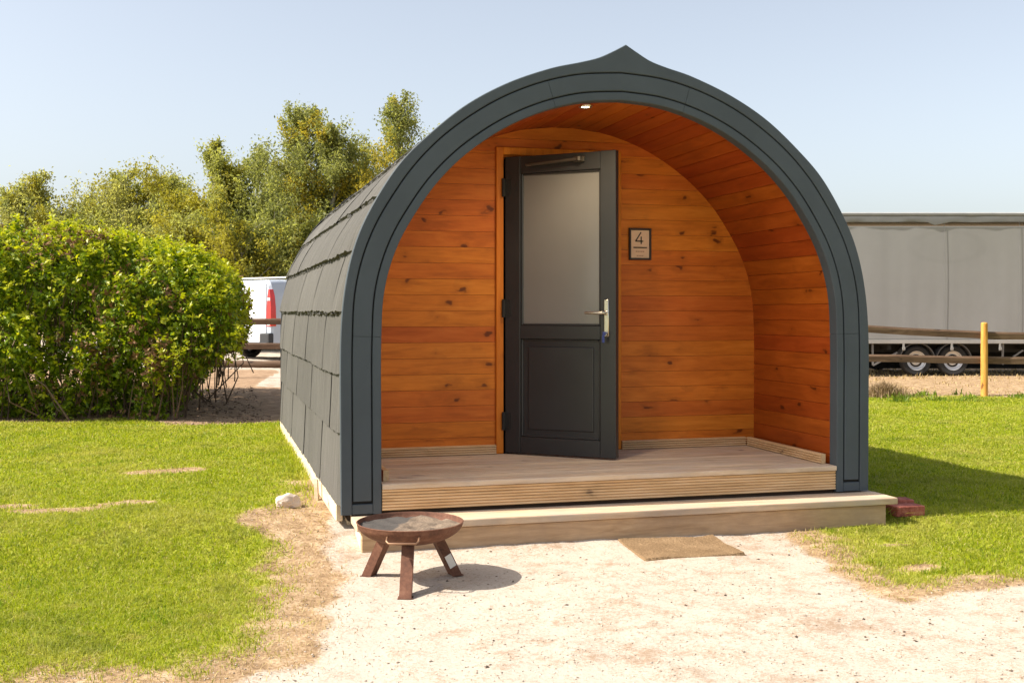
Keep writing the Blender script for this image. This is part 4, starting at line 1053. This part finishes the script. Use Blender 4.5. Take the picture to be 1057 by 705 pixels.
tree('willow_tree', 'thin see through tree between the yellowing poplar and the conical poplar', 384, 150, 62, 37, [('poplar', .6), ('sun', .4)], 7, 11000)
tree('poplar_tree', 'conical poplar rising directly behind the pod roof edge, yellow leaves low down', 415, 95, 126, 37, [('poplar', .84), ('autumn', .16)], 8, 15000, .08, 1.0, 1, .1)
tree('willow_tree', 'small olive tree filling the gap between the farthest airy tree and rounded tree', 92, 196, 70, 38, W8, 31, 12000)
tree('willow_tree', 'olive tree standing between the rounded tree and the taller domed tree', 172, 180, 78, 38, W8, 32, 14000)
tree('willow_tree', 'thin olive tree between the pale thin crowned tree and tall dark poplar', 288, 162, 60, 39, W8, 33, 12000)
tree('willow_tree', 'pale tree directly behind the foot of the conical poplar', 398, 176, 64, 39, [('pale', .5), ('sun', .5)], 34, 10000)
def bush(label, px, ytop, wpx, d, mix, seed, n=9000): return tree('bush', label, px, ytop, wpx, d, mix, seed, n, .02, 0, 5, .1, 'bushes below the trees')
bush('low yellow green bush showing over the middle of the hedge', 225, 208, 96, 31, [('sun', .6), ('willow', .4)], 21, 13000)
bush('dark olive bush between the hedge top and the white van roof', 285, 215, 88, 32, [('dark', .4), ('willow', .6)], 22, 14000)
bush('olive bush below the rounded olive tree, behind the hedge', 150, 214, 90, 33, [('willow', .7), ('pale', .3)], 23, 10000)
bush('dark green bush between the white van and the pod shingles', 338, 222, 88, 33, [('dark', .35), ('willow', .65)], 24, 14000)
bush('sparse olive bush below the farthest airy tree, behind the hedge', 62, 226, 96, 33, [('willow', .8), ('dark', .2)], 25, 8000)

# ------------------------------------------------------------------ turf blades
def blades(name, x, y, h, wd, mat, lean=.5, seed=1):
    r = np.random.default_rng(seed); n = len(x); z = gz(x, y) + .006 * wob(x, y, 0, 7.3) - .004
    a = r.uniform(0, 2 * np.pi, n); s = np.stack([np.cos(a), np.sin(a), 0 * a], 1); b = r.uniform(0, 2 * np.pi, n); ln = np.abs(r.normal(0, lean, n)) * h
    P = np.stack([x, y, z], 1); d = np.stack([np.cos(b), np.sin(b), 0 * b], 1)
    m = P + d * (ln * .35)[:, None] + np.array([0, 0, 1]) * (h * .6)[:, None]; tpp = P + d * ln[:, None] + np.array([0, 0, 1]) * (h * (1 - .25 * np.minimum(1, ln / h)))[:, None]
    w = (wd / 2)[:, None]
    V = np.stack([P - s * w, P + s * w, m + s * w * .8, tpp, m - s * w * .8], 1).reshape(-1, 3)
    o = (np.arange(n) * 5)[:, None]
    F = np.concatenate([o + [0, 1, 2, 4], o + [4, 2, 3, 3]], 1).reshape(-1, 4)
    # degenerate last quad -> triangles instead
    me_f = np.concatenate([o + [0, 1, 2], o + [0, 2, 4], o + [4, 2, 3]], 1).reshape(-1, 3)
    return raw_obj(name, V, me_f, mat)
GRASS = m_leaf('lawn_blade', [(.12, .19, .010), (.23, .30, .010), (.34, .40, .012), (.44, .46, .018), (.29, .36, .010), (.56, .52, .14), (.38, .44, .014)], .5, .5, .25, [((.50, .45, .12), 1.1, .48, .66, .62), ((.13, .20, .012), 2.3, .54, .70, .60), ((.55, .44, .17), 5.0, .60, .74, .6)])
DRYG = m_leaf('dry_blade', [(.50, .38, .19), (.42, .30, .14), (.56, .45, .25)], .25, .7, .1)
WEED = m_leaf('weed_blade', [(.10, .16, .014), (.15, .22, .016), (.20, .27, .02)], .35, .45, .3)
def field(n, d0, d1, p=-.5, wide=1.10):
    u = rng.random(n); e = p + 1; d = (d0 ** e + u * (d1 ** e - d0 ** e)) ** (1 / e); l = (rng.random(n) - .5) * wide * d
    w = CAM + l[:, None] * RT + d[:, None] * FW; return w[:, 0], w[:, 1], d, l
x, y, d, l = field(1250000, 3.3, 15.2, -.9, 1.42)
_, lw_, _ = zones(x, y)
inpod = (x > -.03) & (x < 3.03) & (y > -.23) & (y < 4.65)
k = (rng.random(len(x)) < lw_ ** 1.3) & ~inpod
x, y, d, l = x[k], y[k], d[k], l[k]
tuft = .55 + .45 * wob(x, y, 0, 6.5, 7) + .3 * wob(x, y, 0, 1.3, 8)
h = np.clip(.017 * (1 + .6 * tuft) * rng.uniform(.5, 1.4, len(x)), .007, .05)
edgeh = np.exp(-((np.minimum(np.abs(x + .02), np.abs(x - 3.03)) / .08) ** 2)) * ((y > -.1) & (y < 4.6)); h *= 1 + 2.2 * edgeh
tag(blades('lawn_grass', x, y, h, np.maximum(.0032, .00075 * d), GRASS, 1.3, 3), 'short green mown grass on both sides of the pod', 'grass', kind='stuff')
# longer darker tufts and clover patches scattered through the turf
x, y, d, l = field(150000, 3.4, 14.4, -.8); _, lw_, _ = zones(x, y); inpod = (x > -.03) & (x < 3.03) & (y > -.23) & (y < 4.65)
k = (wob(x, y, 0, 3.3, 51) + .5 * wob(x, y, 0, 9, 52) > .62) & (lw_ > .6) & ~inpod; x, y, d = x[k], y[k], d[k]
tag(blades('turf_tufts', x, y, rng.uniform(.012, .040, len(x)), np.maximum(.0045, .0009 * d), m_leaf('tuft_blade', [(.13, .21, .012), (.19, .29, .014), (.26, .36, .02)], .5, .5, .25), .9, 9), 'longer darker green tufts in the mown grass', 'grass', kind='stuff')
# straw in the worn rim
x, y, d, l = field(120000, 3.3, 11.5, -.9); g_, lw_, e_ = zones(x, y); rim = (1 - g_) * (1 - e_) * (lw_ < .75); inpod = (x > -.03) & (x < 3.03) & (y > -.23) & (y < 4.65)
k = (rng.random(len(x)) < rim * .55 + .24 * lw_) & ~inpod; x, y, d = x[k], y[k], d[k]
tag(blades('dry_thatch', x, y, rng.uniform(.008, .026, len(x)), np.maximum(.003, .0007 * d), DRYG, 1.2, 4), 'straw coloured dry grass on the worn edge of the lawn', 'dry grass', kind='stuff')
# dry strip by the trailer
x, y, d, l = field(17000, 14.3, 21.5, 0.); k = (l > 1.0); x, y, d = x[k], y[k], d[k]; h = .015 + .10 * np.clip(wob(x, y, 0, 1.8, 3) - .15, 0, 1) * rng.random(len(x)) + .05 * rng.random(len(x)) * (d > 18.3)
tag(blades('dry_grass_strip', x, y, h, np.full(len(x), .014), DRYG, .7, 5), 'bleached dry grass in front of the grey trailer', 'dry grass', kind='stuff')
# weeds at the lawn edge, brown tussock by the pod
def patch(n, l0, l1, d0, d1):
    l = rng.uniform(l0, l1, n); d = rng.uniform(d0, d1, n); w = CAM + l[:, None] * RT + d[:, None] * FW; return w[:, 0], w[:, 1], l, d
x, y, l, d = patch(3600, kx(905, 14.3), kx(1090, 14.3), 13.7, 14.9); k = wob(l, d, 0, 2.6, 3) > -.15 + .4 * (l > kx(978, 14.3)); x, y, l, d = x[k], y[k], l[k], d[k]
tag(blades('weeds', x, y, rng.uniform(.02, .11, len(x)) * np.clip(.6 + wob(l, d, 0, 5, 8), .3, 1.3), np.full(len(x), .014), WEED, .7, 6), 'dark green weeds along the far edge of the lawn', 'weeds', kind='stuff')
n = 1500; a = rng.uniform(0, 6.28, n); rr = np.abs(rng.normal(0, .16, n)); c = cw(kx(913, 14.6), 14.6); x = c[0] + rr * np.cos(a); y = c[1] + rr * np.sin(a)
o = blades('tussock', x, y, rng.uniform(.10, .26, n) * np.exp(-rr * 1.2), np.full(n, .010), m_leaf('brown_tussock_blade', [(.20, .13, .07), (.30, .21, .12), (.38, .28, .17)], .2, .8, .1), .8, 7); tag(o, 'brown dead grass tussock beside the right edge of the pod', 'tussock')

# ------------------------------------------------------------------ loose stones and litter on the trodden ground
def pebbles(name, n, d0, d1, rmin, rmax, mat, label, cond):
    x, y, d, l = field(n * 5, d0, d1, -.9); g_, lw_, e_ = zones(x, y); k = cond(x, y, g_, lw_, e_, l, d) & ~((x > -.03) & (x < 3.03) & (y > -.215)); x, y = x[k][:n], y[k][:n]; n = len(x)
    base = np.array([(1, 0, 0), (-1, 0, 0), (0, 1, 0), (0, -1, 0), (0, 0, 1), (0, 0, -1)], float); tri = np.array([(0, 2, 4), (2, 1, 4), (1, 3, 4), (3, 0, 4), (2, 0, 5), (1, 2, 5), (3, 1, 5), (0, 3, 5)])
    R = rmin + (rmax - rmin) * rng.random(n) ** 3; a = rng.uniform(0, 6.28, n); V = base[None] * (R[:, None, None] * rng.uniform(.6, 1.25, (n, 6, 1))) * [1.3, .9, .6]
    c, s = np.cos(a)[:, None], np.sin(a)[:, None]; V = np.stack([V[..., 0] * c - V[..., 1] * s, V[..., 0] * s + V[..., 1] * c, V[..., 2]], 2); V += np.stack([x, y, gz(x, y) + .006 * wob(x, y, 0, 7.3) + R * .2], 1)[:, None]
    F = (np.arange(n)[:, None, None] * 6 + tri[None]).reshape(-1, 3)
    tag(raw_obj(name, V.reshape(-1, 3), F, mat), label, 'gravel', kind='stuff')
t = NT('loose_stone'); r_ = t.n('NewGeometry').outputs['Random Per Island']; t.fin(t.ramp(r_, [(0, (.20, .15, .11)), (.2, (.33, .27, .21)), (.7, (.46, .39, .31)), (1, (.55, .48, .40))]), .9)
pebbles('loose_gravel', 12000, 3.3, 7.0, .0008, .0055, t.m, 'fine pale loose stones on the trodden ground', lambda x, y, g, lw, e, l, d: (g > .3) | ((lw < .3) & (e < .3)))
t = NT('dark_litter'); r_ = t.n('NewGeometry').outputs['Random Per Island']; t.fin(t.ramp(r_, [(0, (.04, .028, .02)), (.5, (.13, .09, .06)), (1, (.26, .19, .13))]), .9)
pebbles('leaf_litter', 420, 3.3, 7.0, .002, .009, t.m, 'dark specks of bark and leaf on the pale ground', lambda x, y, g, lw, e, l, d: (g > .4) & (wob(x, y, 0, 1.7, 14) > -.1))
t = NT('soil_litter'); r_ = t.n('NewGeometry').outputs['Random Per Island']; t.fin(t.ramp(r_, [(0, (.08, .045, .025)), (.6, (.20, .13, .08)), (1, (.42, .30, .21))]), .9)
pebbles('soil_crumbs', 4200, 10.0, 16.0, .005, .022, t.m, 'brown soil crumbs and leaves under the hedge', lambda x, y, g, lw, e, l, d: e > .4)
pebbles('parking_gravel', 6000, 15.6, 24.0, .01, .04, bpy.data.materials['loose_stone'], 'pale stones on the parking area behind the hedge', lambda x, y, g, lw, e, l, d: (g > .4) & (l < -2) & (l > -8))
